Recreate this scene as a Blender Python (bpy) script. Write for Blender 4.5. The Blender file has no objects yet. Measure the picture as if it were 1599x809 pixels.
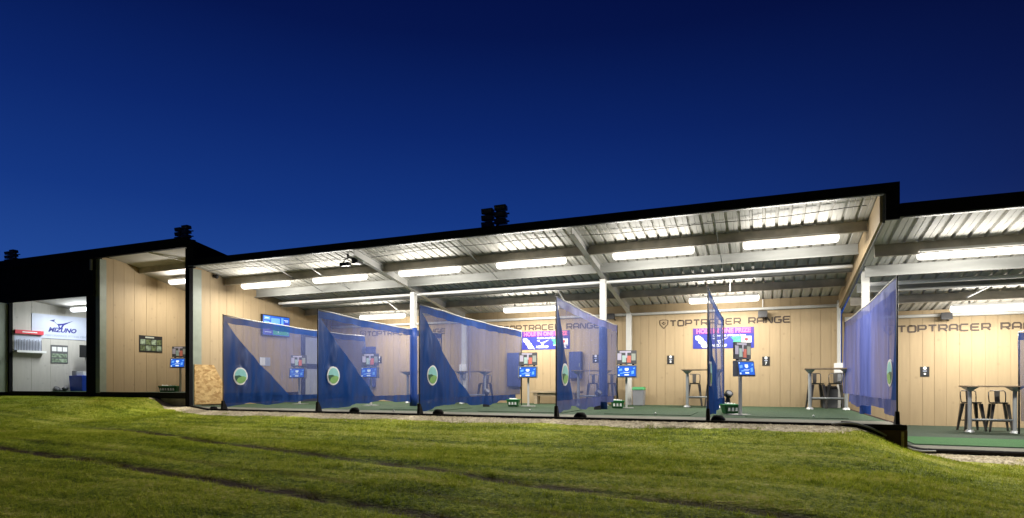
import bpy, bmesh, math, random
import numpy as np
from mathutils import Vector, Matrix

random.seed(7); rng = np.random.default_rng(7)
SC = bpy.context.scene
COL = SC.collection
R = math.radians

# ---------------------------------------------------------------- camera
cam_data = bpy.data.cameras.new('camera'); cam = bpy.data.objects.new('camera', cam_data); COL.objects.link(cam)
cam.location = (12.913, -11.514, 0.681)
cam.rotation_euler = (R(90), 0, 0.3948)
cam_data.sensor_width = 36.0; cam_data.lens = 934.47 / 1599 * 36.0
cam_data.shift_y = 192.25 / 1599; cam_data.clip_end = 2000; cam_data.clip_start = 0.05
SC.camera = cam

# ---------------------------------------------------------------- dusk sky
W = bpy.data.worlds.new('World'); SC.world = W; W.use_nodes = True
nt = W.node_tree; nt.nodes.clear()
def wn(t, **k):
    n = nt.nodes.new(t)
    for a, b in k.items(): setattr(n, a, b)
    return n
tc = wn('ShaderNodeTexCoord'); sep = wn('ShaderNodeSeparateXYZ'); nt.links.new(tc.outputs['Generated'], sep.inputs[0])
el = wn('ShaderNodeValToRGB'); nt.links.new(sep.outputs['Z'], el.inputs[0])
el.color_ramp.elements[0].position = 0.0; el.color_ramp.elements[0].color = (0.021, 0.078, 0.315, 1)
el.color_ramp.elements[1].position = 0.62; el.color_ramp.elements[1].color = (0.0010, 0.0038, 0.046, 1)
for p, c in ((0.16, (0.0150, 0.062, 0.285, 1)), (0.26, (0.0070, 0.036, 0.212, 1)), (0.38, (0.0036, 0.0190, 0.140, 1)), (0.50, (0.0017, 0.0080, 0.074, 1))):
    e = el.color_ramp.elements.new(p); e.color = c
# the last glow of the sunset lies to the left of the building
dot = wn('ShaderNodeVectorMath', operation='DOT_PRODUCT'); nt.links.new(tc.outputs['Generated'], dot.inputs[0])
dot.inputs[1].default_value = (-0.80, 0.60, 0.0)
az = wn('ShaderNodeMapRange', interpolation_type='SMOOTHSTEP'); nt.links.new(dot.outputs['Value'], az.inputs[0])
az.inputs[1].default_value = -0.15; az.inputs[2].default_value = 0.93
mx = wn('ShaderNodeMix', data_type='RGBA'); nt.links.new(az.outputs[0], mx.inputs[0])
mx.inputs[6].default_value = (0.55, 0.085, 0.13, 1); mx.inputs[7].default_value = (1, 1, 1, 1)
mul = wn('ShaderNodeMix', data_type='RGBA', blend_type='MULTIPLY'); mul.inputs[0].default_value = 1
nt.links.new(el.outputs[0], mul.inputs[6]); nt.links.new(mx.outputs[2], mul.inputs[7])
bg = wn('ShaderNodeBackground'); nt.links.new(mul.outputs[2], bg.inputs[0]); bg.inputs[1].default_value = 1.04
wo = wn('ShaderNodeOutputWorld'); nt.links.new(bg.outputs[0], wo.inputs[0])

# ---------------------------------------------------------------- render / exposure
SC.view_settings.view_transform = 'Standard'; SC.view_settings.look = 'None'
SC.view_settings.exposure = 0.0; SC.view_settings.gamma = 1.0; SC.view_settings.use_curve_mapping = False
SC.render.engine = 'CYCLES'
SC.cycles.use_denoising = True; SC.cycles.denoising_prefilter = 'ACCURATE'
SC.cycles.max_bounces = 8; SC.cycles.diffuse_bounces = 4; SC.cycles.transparent_max_bounces = 24
SC.cycles.sample_clamp_indirect = 6.0
LAMP = 165.0        # radiance of the lamp diffusers

# ---------------------------------------------------------------- materials
def new_mat(name):
    m = bpy.data.materials.new(name); m.use_nodes = True
    n = m.node_tree.nodes; return m, n, m.node_tree.links, n['Principled BSDF']

def mat(name, col, rough=0.6, metal=0.0, var=0.12, scale=6.0, bump=0.0, bscale=40.0, stretch=(1, 1, 1), spec=0.5):
    """base colour varied by a noise in object space, with an optional bump"""
    m, n, l, b = new_mat(name)
    b.inputs['Roughness'].default_value = rough; b.inputs['Metallic'].default_value = metal
    b.inputs['Specular IOR Level'].default_value = spec
    t = n.new('ShaderNodeTexCoord'); mp = n.new('ShaderNodeMapping'); mp.inputs['Scale'].default_value = stretch
    l.new(t.outputs['Object'], mp.inputs[0])
    nz = n.new('ShaderNodeTexNoise'); nz.inputs['Scale'].default_value = scale; nz.inputs['Detail'].default_value = 6
    l.new(mp.outputs[0], nz.inputs[0])
    r = n.new('ShaderNodeValToRGB'); l.new(nz.outputs[0], r.inputs[0])
    r.color_ramp.elements[0].position = 0.3; r.color_ramp.elements[1].position = 0.7
    r.color_ramp.elements[0].color = (*[max(0, c * (1 - var)) for c in col], 1)
    r.color_ramp.elements[1].color = (*[min(1, c * (1 + var)) for c in col], 1)
    l.new(r.outputs[0], b.inputs['Base Color'])
    if bump:
        n2 = n.new('ShaderNodeTexNoise'); n2.inputs['Scale'].default_value = bscale; l.new(mp.outputs[0], n2.inputs[0])
        bm = n.new('ShaderNodeBump'); bm.inputs['Strength'].default_value = bump; bm.inputs['Distance'].default_value = 0.02
        l.new(n2.outputs[0], bm.inputs['Height']); l.new(bm.outputs[0], b.inputs['Normal'])
    return m

def emit(name, col, strength):
    m, n, l, b = new_mat(name)
    b.inputs['Base Color'].default_value = (*[min(1, c) * 0.5 for c in col], 1)
    b.inputs['Emission Color'].default_value = (*col, 1); b.inputs['Emission Strength'].default_value = strength
    b.inputs['Roughness'].default_value = 0.25
    return m

def halo(name, col):  # mostly clear with a weak glow: the lamp's halo made into a shell
    m, n, l, b = new_mat(name); n.remove(b)
    e = n.new('ShaderNodeEmission'); e.inputs[0].default_value = (*col, 1); e.inputs[1].default_value = 9.0
    tp = n.new('ShaderNodeBsdfTransparent'); mx_ = n.new('ShaderNodeMixShader'); mx_.inputs[0].default_value = 0.10
    l.new(tp.outputs[0], mx_.inputs[1]); l.new(e.outputs[0], mx_.inputs[2]); l.new(mx_.outputs[0], n['Material Output'].inputs['Surface'])
    return m

def net_mat(name, col, alpha, gloss=0.12):
    """woven mesh: part of the light passes straight through, the rest is scattered by the blue threads"""
    m, n, l, b = new_mat(name); n.remove(b)
    out = n['Material Output']
    t = n.new('ShaderNodeTexCoord')
    mp = n.new('ShaderNodeMapping'); mp.inputs['Scale'].default_value = (1, 1.6, 0.18); l.new(t.outputs['Object'], mp.inputs[0])
    nz = n.new('ShaderNodeTexNoise'); nz.inputs['Scale'].default_value = 3.0; nz.inputs['Detail'].default_value = 4; l.new(mp.outputs[0], nz.inputs[0])
    r = n.new('ShaderNodeValToRGB'); l.new(nz.outputs[0], r.inputs[0])
    r.color_ramp.elements[0].position = 0.3; r.color_ramp.elements[1].position = 0.72
    r.color_ramp.elements[0].color = (*[c * 0.82 for c in col], 1); r.color_ramp.elements[1].color = (*[c * 1.2 for c in col], 1)
    d = n.new('ShaderNodeBsdfDiffuse'); tr = n.new('ShaderNodeBsdfTranslucent'); gl = n.new('ShaderNodeBsdfGlossy')
    gl.inputs['Roughness'].default_value = 0.38; gl.inputs['Color'].default_value = (0.55, 0.6, 0.8, 1)
    l.new(r.outputs[0], d.inputs[0]); l.new(r.outputs[0], tr.inputs[0])
    m1 = n.new('ShaderNodeMixShader'); m1.inputs[0].default_value = 0.45; l.new(d.outputs[0], m1.inputs[1]); l.new(tr.outputs[0], m1.inputs[2])
    m2 = n.new('ShaderNodeMixShader'); m2.inputs[0].default_value = gloss; l.new(m1.outputs[0], m2.inputs[1]); l.new(gl.outputs[0], m2.inputs[2])
    tp = n.new('ShaderNodeBsdfTransparent')
    m3 = n.new('ShaderNodeMixShader'); l.new(tp.outputs[0], m3.inputs[1]); l.new(m2.outputs[0], m3.inputs[2])
    ar = n.new('ShaderNodeMapRange'); l.new(nz.outputs[0], ar.inputs[0])
    ar.inputs[1].default_value = 0.3; ar.inputs[2].default_value = 0.7
    ar.inputs[3].default_value = max(0, alpha - 0.05); ar.inputs[4].default_value = min(1, alpha + 0.05)
    l.new(ar.outputs[0], m3.inputs[0])
    l.new(m3.outputs[0], out.inputs['Surface'])
    return m

def board_mat(name, col):
    """painted boards: each board its own faint tone, soft grain along it, scuffs low down"""
    m, n, l, b = new_mat(name)
    b.inputs['Roughness'].default_value = 0.62; b.inputs['Specular IOR Level'].default_value = 0.3
    t = n.new('ShaderNodeTexCoord'); mp = n.new('ShaderNodeMapping'); mp.inputs['Scale'].default_value = (7, 7, 0.7); l.new(t.outputs['Object'], mp.inputs[0])
    nz = n.new('ShaderNodeTexNoise'); nz.inputs['Scale'].default_value = 2.2; nz.inputs['Detail'].default_value = 7; l.new(mp.outputs[0], nz.inputs[0])
    big = n.new('ShaderNodeTexNoise'); big.inputs['Scale'].default_value = 0.9; big.inputs['Detail'].default_value = 3; l.new(t.outputs['Object'], big.inputs[0])
    at = n.new('ShaderNodeAttribute'); at.attribute_name = 'tone'
    a1 = n.new('ShaderNodeMath'); a1.operation = 'MULTIPLY_ADD'; l.new(nz.outputs[0], a1.inputs[0]); a1.inputs[1].default_value = 0.22; a1.inputs[2].default_value = 0.80
    a2 = n.new('ShaderNodeMath'); a2.operation = 'MULTIPLY_ADD'; l.new(big.outputs[0], a2.inputs[0]); a2.inputs[1].default_value = 0.14; l.new(a1.outputs[0], a2.inputs[2])
    a3 = n.new('ShaderNodeMath'); a3.operation = 'ADD'; l.new(a2.outputs[0], a3.inputs[0]); l.new(at.outputs['Fac'], a3.inputs[1])
    vz = n.new('ShaderNodeTexVoronoi'); vz.inputs['Scale'].default_value = 3.2; l.new(t.outputs['Object'], vz.inputs[0])
    vm = n.new('ShaderNodeMapRange'); l.new(vz.outputs['Distance'], vm.inputs[0]); vm.inputs[1].default_value = 0.05; vm.inputs[2].default_value = 0.16; vm.inputs[3].default_value = -0.16; vm.inputs[4].default_value = 0
    a4 = n.new('ShaderNodeMath'); a4.operation = 'ADD'; l.new(a3.outputs[0], a4.inputs[0]); l.new(vm.outputs[0], a4.inputs[1]); a3 = a4
    hs = n.new('ShaderNodeMix'); hs.data_type = 'RGBA'; hs.blend_type = 'MULTIPLY'; hs.inputs[0].default_value = 1
    hs.inputs[6].default_value = (*col, 1); l.new(a3.outputs[0], hs.inputs[7])
    l.new(hs.outputs[2], b.inputs['Base Color'])
    bm = n.new('ShaderNodeBump'); bm.inputs['Strength'].default_value = 0.12; l.new(nz.outputs[0], bm.inputs['Height']); l.new(bm.outputs[0], b.inputs['Normal'])
    return m

def osb_mat():
    m, n, l, b = new_mat('osb')
    b.inputs['Roughness'].default_value = 0.7
    t = n.new('ShaderNodeTexCoord'); mp = n.new('ShaderNodeMapping'); mp.inputs['Scale'].default_value = (1, 9, 16); mp.inputs['Rotation'].default_value = (0.5, 0, 0)
    l.new(t.outputs['Object'], mp.inputs[0])
    v = n.new('ShaderNodeTexVoronoi'); v.inputs['Scale'].default_value = 1.0; l.new(mp.outputs[0], v.inputs[0])
    nz = n.new('ShaderNodeTexNoise'); nz.inputs['Scale'].default_value = 7; nz.inputs['Detail'].default_value = 5; nz.inputs['Distortion'].default_value = 1.2; l.new(t.outputs['Object'], nz.inputs[0])
    sp = n.new('ShaderNodeSeparateColor'); l.new(v.outputs['Color'], sp.inputs[0])
    mm = n.new('ShaderNodeMix'); mm.inputs[0].default_value = 0.5; l.new(sp.outputs[0], mm.inputs[2]); l.new(nz.outputs[0], mm.inputs[3])
    r = n.new('ShaderNodeValToRGB'); l.new(mm.outputs[0], r.inputs[0])
    r.color_ramp.elements[0].position = 0.25; r.color_ramp.elements[1].position = 0.8
    r.color_ramp.elements[0].color = (0.36, 0.20, 0.065, 1); r.color_ramp.elements[1].color = (0.68, 0.47, 0.20, 1)
    l.new(r.outputs[0], b.inputs['Base Color']); return m

# lawn: patches, mowing streaks, two muddy wheel tracks
T1 = (-2.633e-3, -0.11106, -4.8146); T2 = (-4.146e-4, -0.18024, -2.7708)
def lawn_mat(name, blade):
    m, n, l, b = new_mat(name)
    b.inputs['Roughness'].default_value = 0.8; b.inputs['Specular IOR Level'].default_value = 0.08
    g = n.new('ShaderNodeNewGeometry'); s = n.new('ShaderNodeSeparateXYZ'); l.new(g.outputs['Position'], s.inputs[0])
    def math_(op, a, bb=None, c=None):
        k = n.new('ShaderNodeMath'); k.operation = op
        for i, q in enumerate((a, bb, c)):
            if q is None: continue
            if isinstance(q, (int, float)): k.inputs[i].default_value = q
            else: l.new(q, k.inputs[i])
        return k.outputs[0]
    def noise(scale, stretch=(1, 1, 0.3), detail=5, rot=0.0):
        mp = n.new('ShaderNodeMapping'); mp.inputs['Scale'].default_value = stretch; mp.inputs['Rotation'].default_value = (0, 0, rot); l.new(g.outputs['Position'], mp.inputs[0])
        z = n.new('ShaderNodeTexNoise'); z.inputs['Scale'].default_value = scale; z.inputs['Detail'].default_value = detail; l.new(mp.outputs[0], z.inputs[0]); return z.outputs[0]
    patch = noise(0.9, (0.45, 1.3, 0.2), 6, 0.12); streak = noise(1.5, (0.22, 2.6, 0.2), 4, 0.13); fine = noise(26, (1, 1, 1), 3); mid = noise(5, (1, 1.5, 1), 4)
    wob = noise(1.1, (1, 1, 0.2), 3)
    def dev(q, g_): return math_('MULTIPLY', math_('SUBTRACT', q, 0.5), g_)
    clump = noise(11, (1, 1, 1), 3)
    k = math_('ADD', 0.765, math_('ADD', math_('ADD', dev(patch, 0.42), dev(streak, 0.70)), math_('ADD', dev(mid, 0.40), math_('ADD', dev(clump, 0.50), dev(fine, 0.75)))))
    r = n.new('ShaderNodeValToRGB'); l.new(k, r.inputs[0])
    E = r.color_ramp.elements
    E[0].position = 0.46; E[0].color = (0.075, 0.095, 0.016, 1); E[1].position = 1.0; E[1].color = (0.62, 0.58, 0.16, 1)
    for p, c in ((0.62, (0.20, 0.270, 0.022, 1)), (0.76, (0.36, 0.42, 0.036, 1)), (0.90, (0.52, 0.54, 0.07, 1))):
        e = E.new(min(p, 1.0)); e.color = c
    # mud in the wheel tracks
    def track(c, off, w):
        y = math_('MULTIPLY_ADD', s.outputs[0], c[0], c[1]); y = math_('MULTIPLY_ADD', y, s.outputs[0], c[2] + off)
        d = math_('ABSOLUTE', math_('SUBTRACT', s.outputs[1], math_('ADD', y, math_('MULTIPLY', math_('SUBTRACT', wob, 0.5), 0.14))))
        mr = n.new('ShaderNodeMapRange'); mr.interpolation_type = 'SMOOTHSTEP'; l.new(d, mr.inputs[0]); mr.inputs[1].default_value = w; mr.inputs[2].default_value = w * 0.3
        mr.inputs[3].default_value = 0; mr.inputs[4].default_value = 1; return mr.outputs[0]
    fd = n.new('ShaderNodeMapRange'); l.new(s.outputs[0], fd.inputs[0]); fd.inputs[1].default_value = -2.5; fd.inputs[2].default_value = 0.5; fd.inputs[3].default_value = 0.0; fd.inputs[4].default_value = 0.9; fade = fd.outputs[0]
    t = math_('MAXIMUM', track(T1, 0, 0.17), math_('MULTIPLY', track(T2, 0, 0.14), fade))
    t = math_('MAXIMUM', t, math_('MULTIPLY', track(T1, 0.62, 0.12), 0.45))
    gap = n.new('ShaderNodeMapRange'); l.new(noise(2.4, (0.8, 1.6, 0.2), 5), gap.inputs[0]); gap.inputs[1].default_value = 0.30; gap.inputs[2].default_value = 0.50
    t = math_('MULTIPLY', math_('MULTIPLY', t, gap.outputs[0]), 0.85 if blade else 1.0)
    mud = n.new('ShaderNodeMix'); mud.data_type = 'RGBA'; l.new(t, mud.inputs[0]); l.new(r.outputs[0], mud.inputs[6]); mud.inputs[7].default_value = (0.062, 0.037, 0.016, 1)
    l.new(mud.outputs[2], b.inputs['Base Color'])
    if blade:   # thin leaves let part of the light through
        tl = n.new('ShaderNodeBsdfTranslucent'); l.new(mud.outputs[2], tl.inputs[0])
        ms = n.new('ShaderNodeMixShader'); ms.inputs[0].default_value = 0.55; l.new(b.outputs[0], ms.inputs[1]); l.new(tl.outputs[0], ms.inputs[2])
        l.new(ms.outputs[0], n['Material Output'].inputs['Surface'])
    if not blade:
        bm = n.new('ShaderNodeBump'); bm.inputs['Strength'].default_value = 0.8; bm.inputs['Distance'].default_value = 0.03
        l.new(math_('ADD', fine, mid), bm.inputs['Height']); l.new(bm.outputs[0], b.inputs['Normal'])
    return m

def gravel_mat():
    m, n, l, b = new_mat('gravel'); b.inputs['Roughness'].default_value = 0.85
    t = n.new('ShaderNodeTexCoord'); v = n.new('ShaderNodeTexVoronoi'); v.inputs['Scale'].default_value = 26; l.new(t.outputs['Object'], v.inputs[0])
    sp = n.new('ShaderNodeSeparateColor'); l.new(v.outputs['Color'], sp.inputs[0])
    r = n.new('ShaderNodeValToRGB'); l.new(sp.outputs[0], r.inputs[0])
    r.color_ramp.elements[0].color = (0.52, 0.42, 0.25, 1); r.color_ramp.elements[1].color = (0.88, 0.77, 0.53, 1)
    l.new(r.outputs[0], b.inputs['Base Color'])
    bm = n.new('ShaderNodeBump'); bm.inputs['Distance'].default_value = 0.006; bm.inputs['Strength'].default_value = 0.5; bm.invert = True; l.new(v.outputs['Distance'], bm.inputs['Height']); l.new(bm.outputs[0], b.inputs['Normal'])
    return m

M = dict(
    tan=board_mat('tan_boards', (0.385, 0.290, 0.168)),
    cream=board_mat('cream_boards', (0.50, 0.475, 0.43)),
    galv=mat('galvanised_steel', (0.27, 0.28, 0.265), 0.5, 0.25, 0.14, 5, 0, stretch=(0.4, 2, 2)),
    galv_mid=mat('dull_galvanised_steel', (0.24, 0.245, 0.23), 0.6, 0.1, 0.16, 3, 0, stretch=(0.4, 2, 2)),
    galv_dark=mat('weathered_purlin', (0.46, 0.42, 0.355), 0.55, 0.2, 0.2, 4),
    sheet=mat('roof_sheet_lining', (0.52, 0.505, 0.455), 0.55, 0.0, 0.10, 1.6, stretch=(4, 0.25, 1), spec=0.25),
    steel=mat('white_painted_steel', (0.55, 0.545, 0.51), 0.45, 0, 0.06, 3),
    olive=mat('grey_green_steel', (0.24, 0.27, 0.21), 0.5, 0, 0.1, 4),
    black=mat('black_cladding', (0.010, 0.010, 0.011), 0.8, 0, 0.25, 8, spec=0.08),
    rubber=mat('black_rubber', (0.018, 0.017, 0.016), 0.85, 0, 0.3, 20, spec=0.15),
    ceiling=mat('ceiling_panel', (0.42, 0.40, 0.36), 0.7, 0, 0.07, 2),
    turf=mat('artificial_turf', (0.026, 0.058, 0.024), 0.9, 0, 0.3, 30, 0.4, 120),
    turf_bright=mat('bright_tee_turf', (0.030, 0.115, 0.028), 0.9, 0, 0.2, 30, 0.4, 120),
    turf_dark=mat('dark_turf', (0.030, 0.050, 0.030), 0.9, 0, 0.3, 30, 0.4, 120),
    matgrey=mat('worn_edge_mat', (0.17, 0.165, 0.125), 0.85, 0, 0.3, 5, 0.3, 60, stretch=(0.5, 3, 1)),
    concrete=mat('concrete', (0.30, 0.275, 0.20), 0.9, 0, 0.25, 5, 0.4, 30),
    brown=mat('dark_brown_board', (0.075, 0.035, 0.027), 0.7, 0, 0.2, 6),
    solid=net_mat('solid_blue_sheet', (0.007, 0.044, 0.185), 0.98, 0.05),
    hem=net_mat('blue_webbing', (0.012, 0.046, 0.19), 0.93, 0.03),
    mesh=net_mat('blue_mesh', (0.085, 0.112, 0.265), 0.60, 0.0), mesh_dense=net_mat('dense_lit_blue_mesh', (0.115, 0.135, 0.36), 0.78, 0.0),  # the dense mesh has its lit lavender put into the colour
    hem_lit=net_mat('lit_webbing', (0.10, 0.11, 0.26), 0.82), skirt_lit=net_mat('lit_skirt', (0.07, 0.085, 0.235), 0.88),  # paler copies of hem and skirt, light coming through put into their colour
    skirt=net_mat('blue_skirt', (0.011, 0.047, 0.190), 0.94, 0.04),
    pad=mat('blue_post_padding', (0.009, 0.045, 0.23), 0.5, 0, 0.15, 3),
    plastic=mat('black_plastic', (0.015, 0.015, 0.016), 0.45, 0, 0.2, 10),
    white=mat('white_plastic', (0.78, 0.78, 0.76), 0.45, 0, 0.03, 5),
    greyplastic=mat('grey_plastic', (0.22, 0.225, 0.24), 0.45, 0, 0.06, 5),
    darkgrey=mat('dark_grey', (0.10, 0.10, 0.105), 0.5, 0, 0.15, 5),
    greenlid=mat('green_plastic', (0.02, 0.27, 0.07), 0.4, 0, 0.08, 5),
    basket=mat('green_tub_plastic', (0.02, 0.12, 0.03), 0.45, 0, 0.15, 9),
    wood=mat('weathered_timber', (0.33, 0.255, 0.165), 0.75, 0, 0.2, 5, 0.2, 30, stretch=(0.6, 6, 6)),
    tabletop=mat('table_top', (0.27, 0.20, 0.125), 0.5, 0, 0.15, 6, stretch=(1, 6, 1)),
    tableleg=mat('brushed_table_leg', (0.42, 0.44, 0.44), 0.4, 0.4, 0.08, 5),
    gun=mat('gunmetal_stool', (0.085, 0.080, 0.072), 0.35, 0.6, 0.15, 6),
    letter=mat('brown_lettering', (0.055, 0.035, 0.022), 0.6, 0, 0.1, 6),
    navy=mat('banner_blue', (0.018, 0.026, 0.26), 0.5, 0, 0.12, 2),
    purple=mat('banner_purple', (0.075, 0.018, 0.24), 0.5, 0, 0.1, 3),
    pink=mat('banner_pink', (0.78, 0.14, 0.30), 0.5, 0, 0.08, 6),
    club=mat('club_silver', (0.62, 0.64, 0.68), 0.4, 0.1, 0.12, 4),
    red=mat('red_print', (0.60, 0.03, 0.05), 0.5, 0, 0.08, 5),
    coral=mat('coral_print', (0.75, 0.22, 0.16), 0.5, 0, 0.08, 9),
    mint=mat('mint_print', (0.50, 0.66, 0.60), 0.5, 0, 0.08, 9),
    lilac=mat('lilac_print', (0.60, 0.56, 0.68), 0.5, 0, 0.08, 9),
    sage=mat('sage_print', (0.42, 0.45, 0.38), 0.5, 0, 0.1, 9),
    picgreen=mat('golf_picture_green', (0.05, 0.38, 0.20), 0.5, 0, 0.45, 22),
    emblem_sky=mat('emblem_sky', (0.26, 0.58, 0.55), 0.5, 0, 0.1, 5),
    emblem_hill=mat('emblem_hill', (0.20, 0.40, 0.11), 0.5, 0, 0.15, 8),
    emblem_dark=mat('emblem_dark', (0.018, 0.09, 0.045), 0.5, 0, 0.1, 8),
    signwhite=mat('sign_white', (0.50, 0.54, 0.66), 0.5, 0, 0.04, 3),
    logo=mat('logo_navy', (0.020, 0.020, 0.20), 0.5, 0, 0.05, 3),
    faint=mat('faint_print', (0.36, 0.40, 0.50), 0.5, 0, 0.05, 3),
    bluebox=mat('blue_tub', (0.010, 0.055, 0.42), 0.45, 0, 0.1, 4),
    cabinet=mat('blue_grey_cabinet', (0.045, 0.065, 0.20), 0.5, 0, 0.1, 5),
    doorframe=mat('dark_door_frame', (0.030, 0.036, 0.075), 0.5, 0, 0.1, 5),
    glass=mat('pale_door_glass', (0.42, 0.44, 0.47), 0.15, 0, 0.08, 2),
    photo_a=mat('course_photo', (0.10, 0.13, 0.06), 0.45, 0, 0.8, 14),
    photo_b=mat('course_photo_pale', (0.22, 0.28, 0.20), 0.45, 0, 0.7, 11),
    ball=mat('white_golf_ball', (0.80, 0.80, 0.76), 0.35, 0, 0.03, 5),
    osb=osb_mat(), lawn=lawn_mat('lawn_ground', False), blade=lawn_mat('lawn_blades', True), gravel=gravel_mat(),
    lamp=emit('lamp_diffuser', (1.0, 0.965, 0.90), 4.0), lamp_cool=emit('cool_lamp_diffuser', (0.90, 0.965, 1.0), 4.0),
    halo=halo('halo_shell', (1.0, 0.95, 0.86)), halo_cool=halo('cool_halo_shell', (0.88, 0.95, 1.0)),
    screen=emit('screen_blue', (0.020, 0.12, 0.62), 0.9), screen_light=emit('screen_pale_blue', (0.16, 0.42, 0.95), 0.9),
    screen_white=emit('screen_white', (0.75, 0.90, 1.0), 1.0), screen_green=emit('screen_green', (0.03, 0.36, 0.25), 0.8), screen_violet=emit('screen_violet', (0.05, 0.06, 0.45), 0.8),
)

# ---------------------------------------------------------------- builders
class MB:
    def __init__(s): s.v = []; s.f = []; s.tone = None
    def add(s, vs, fs):
        b = len(s.v); s.v += [tuple(map(float, q)) for q in vs]; s.f += [tuple(i + b for i in f) for f in fs]; return s
    def box(s, x0, x1, y0, y1, z0, z1):
        return s.add([(x0, y0, z0), (x1, y0, z0), (x1, y1, z0), (x0, y1, z0), (x0, y0, z1), (x1, y0, z1), (x1, y1, z1), (x0, y1, z1)],
                     [(0, 3, 2, 1), (4, 5, 6, 7), (0, 1, 5, 4), (1, 2, 6, 5), (2, 3, 7, 6), (3, 0, 4, 7)])
    def hexa(s, bottom, top):
        return s.add(list(bottom) + list(top), [(0, 3, 2, 1), (4, 5, 6, 7), (0, 1, 5, 4), (1, 2, 6, 5), (2, 3, 7, 6), (3, 0, 4, 7)])
    def cyl(s, p0, p1, r0, r1=None, n=10):
        r1 = r0 if r1 is None else r1
        p0 = Vector(p0); p1 = Vector(p1); d = (p1 - p0).normalized()
        a = d.cross(Vector((0, 0, 1)) if abs(d.z) < 0.9 else Vector((1, 0, 0))).normalized(); b = d.cross(a)
        vs = []
        for p, r in ((p0, r0), (p1, r1)):
            for i in range(n):
                t = 2 * math.pi * i / n; vs.append(p + a * math.cos(t) * r + b * math.sin(t) * r)
        fs = [(i, (i + 1) % n, n + (i + 1) % n, n + i) for i in range(n)] + [tuple(range(n))[::-1], tuple(range(n, 2 * n))]
        return s.add(vs, fs)
    def beam(s, p0, p1, w, h, up=(0, 0, 1)):
        p0 = Vector(p0); p1 = Vector(p1); d = (p1 - p0).normalized(); u = Vector(up); sd = d.cross(u).normalized(); u = sd.cross(d)
        vs = []
        for p in (p0, p1):
            for a, b in ((-1, -1), (1, -1), (1, 1), (-1, 1)): vs.append(p + sd * a * w / 2 + u * b * h / 2)
        return s.add(vs, [(3, 2, 1, 0), (4, 5, 6, 7), (0, 1, 5, 4), (1, 2, 6, 5), (2, 3, 7, 6), (3, 0, 4, 7)])
    def prism(s, pts, off):
        """flat polygon given by 3D points, pushed along the vector off"""
        n = len(pts); o = Vector(off); pts = [Vector(p) for p in pts]
        return s.add(pts + [p + o for p in pts], [tuple(range(n))[::-1], tuple(range(n, 2 * n))] + [(i, (i + 1) % n, n + (i + 1) % n, n + i) for i in range(n)])
    def tube(s, pts, r, n=8):
        pts = [Vector(p) for p in pts]; vs = []; m = len(pts)
        for i, p in enumerate(pts):
            d = (pts[min(i + 1, m - 1)] - pts[max(i - 1, 0)]).normalized()
            a = d.cross(Vector((0, 0, 1)) if abs(d.z) < 0.95 else Vector((1, 0, 0))).normalized(); b = d.cross(a)
            vs += [p + a * math.cos(2 * math.pi * k / n) * r + b * math.sin(2 * math.pi * k / n) * r for k in range(n)]
        fs = [(i * n + k, i * n + (k + 1) % n, (i + 1) * n + (k + 1) % n, (i + 1) * n + k) for i in range(m - 1) for k in range(n)]
        fs += [tuple(range(n))[::-1], tuple(range((m - 1) * n, m * n))]
        return s.add(vs, fs)
    def ball(s, c, r, n=8):
        vs = []; fs = []; m = n // 2
        for i in range(m + 1):
            for k in range(n):
                th = math.pi * i / m; ph = 2 * math.pi * k / n
                vs.append((c[0] + r * math.sin(th) * math.cos(ph), c[1] + r * math.sin(th) * math.sin(ph), c[2] + r * math.cos(th)))
        for i in range(m):
            for k in range(n): fs.append((i * n + k, (i + 1) * n + k, (i + 1) * n + (k + 1) % n, i * n + (k + 1) % n))
        return s.add(vs, fs)
    def build(s, name, m, parent=None, bevel=0.0, smooth=False, origin=None):
        o = Vector((0, 0, 0))
        if parent is not None: o = root_loc(parent)
        elif origin is not None: o = Vector(origin)
        me = bpy.data.meshes.new(name)
        me.from_pydata([(v[0] - o.x, v[1] - o.y, v[2] - o.z) for v in s.v], [], s.f)
        if s.tone is not None:
            at = me.attributes.new('tone', 'FLOAT', 'POINT'); at.data.foreach_set('value', s.tone)
        me.update()
        bm = bmesh.new(); bm.from_mesh(me); bmesh.ops.recalc_face_normals(bm, faces=bm.faces)
        if bevel: bmesh.ops.bevel(bm, geom=bm.edges[:], offset=bevel, segments=2, affect='EDGES', clamp_overlap=True)
        bm.to_mesh(me); bm.free()
        if smooth:
            for p in me.polygons: p.use_smooth = True
        me.materials.append(M[m] if isinstance(m, str) else m)
        ob = bpy.data.objects.new(name, me); COL.objects.link(ob)
        if parent is not None: ob.parent = parent
        else: ob.location = o
        return ob

def root_loc(o):
    p = Vector(o.location)
    while o.parent: o = o.parent; p += Vector(o.location)
    return p
def tag(o, label, cat, group=None, kind=None):
    o['label'] = label; o['category'] = cat
    if group: o['group'] = group
    if kind: o['kind'] = kind
    return o
def struct(o): o['kind'] = 'structure'; return o
def thing(name, label, cat, loc=(0, 0, 0), rz=0, group=None):
    o = bpy.data.objects.new(name, None); COL.objects.link(o); o.location = loc; o.rotation_euler = (0, 0, rz)
    o.empty_display_size = 0.1
    return tag(o, label, cat, group)
KIDS = {}
def copy_tree(o, parent=None):
    c = o.copy(); COL.objects.link(c)
    if parent is not None: c.parent = parent
    for ch in [q for q in ALL_CHILDREN(o)]: copy_tree(ch, c)
    return c
def ALL_CHILDREN(o): return [q for q in bpy.data.objects if q.parent == o]
def place(proto, first, loc, rz, label):
    o = proto if first else copy_tree(proto)
    o.location = loc; o.rotation_euler = (0, 0, rz); o['label'] = label
    return o

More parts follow.
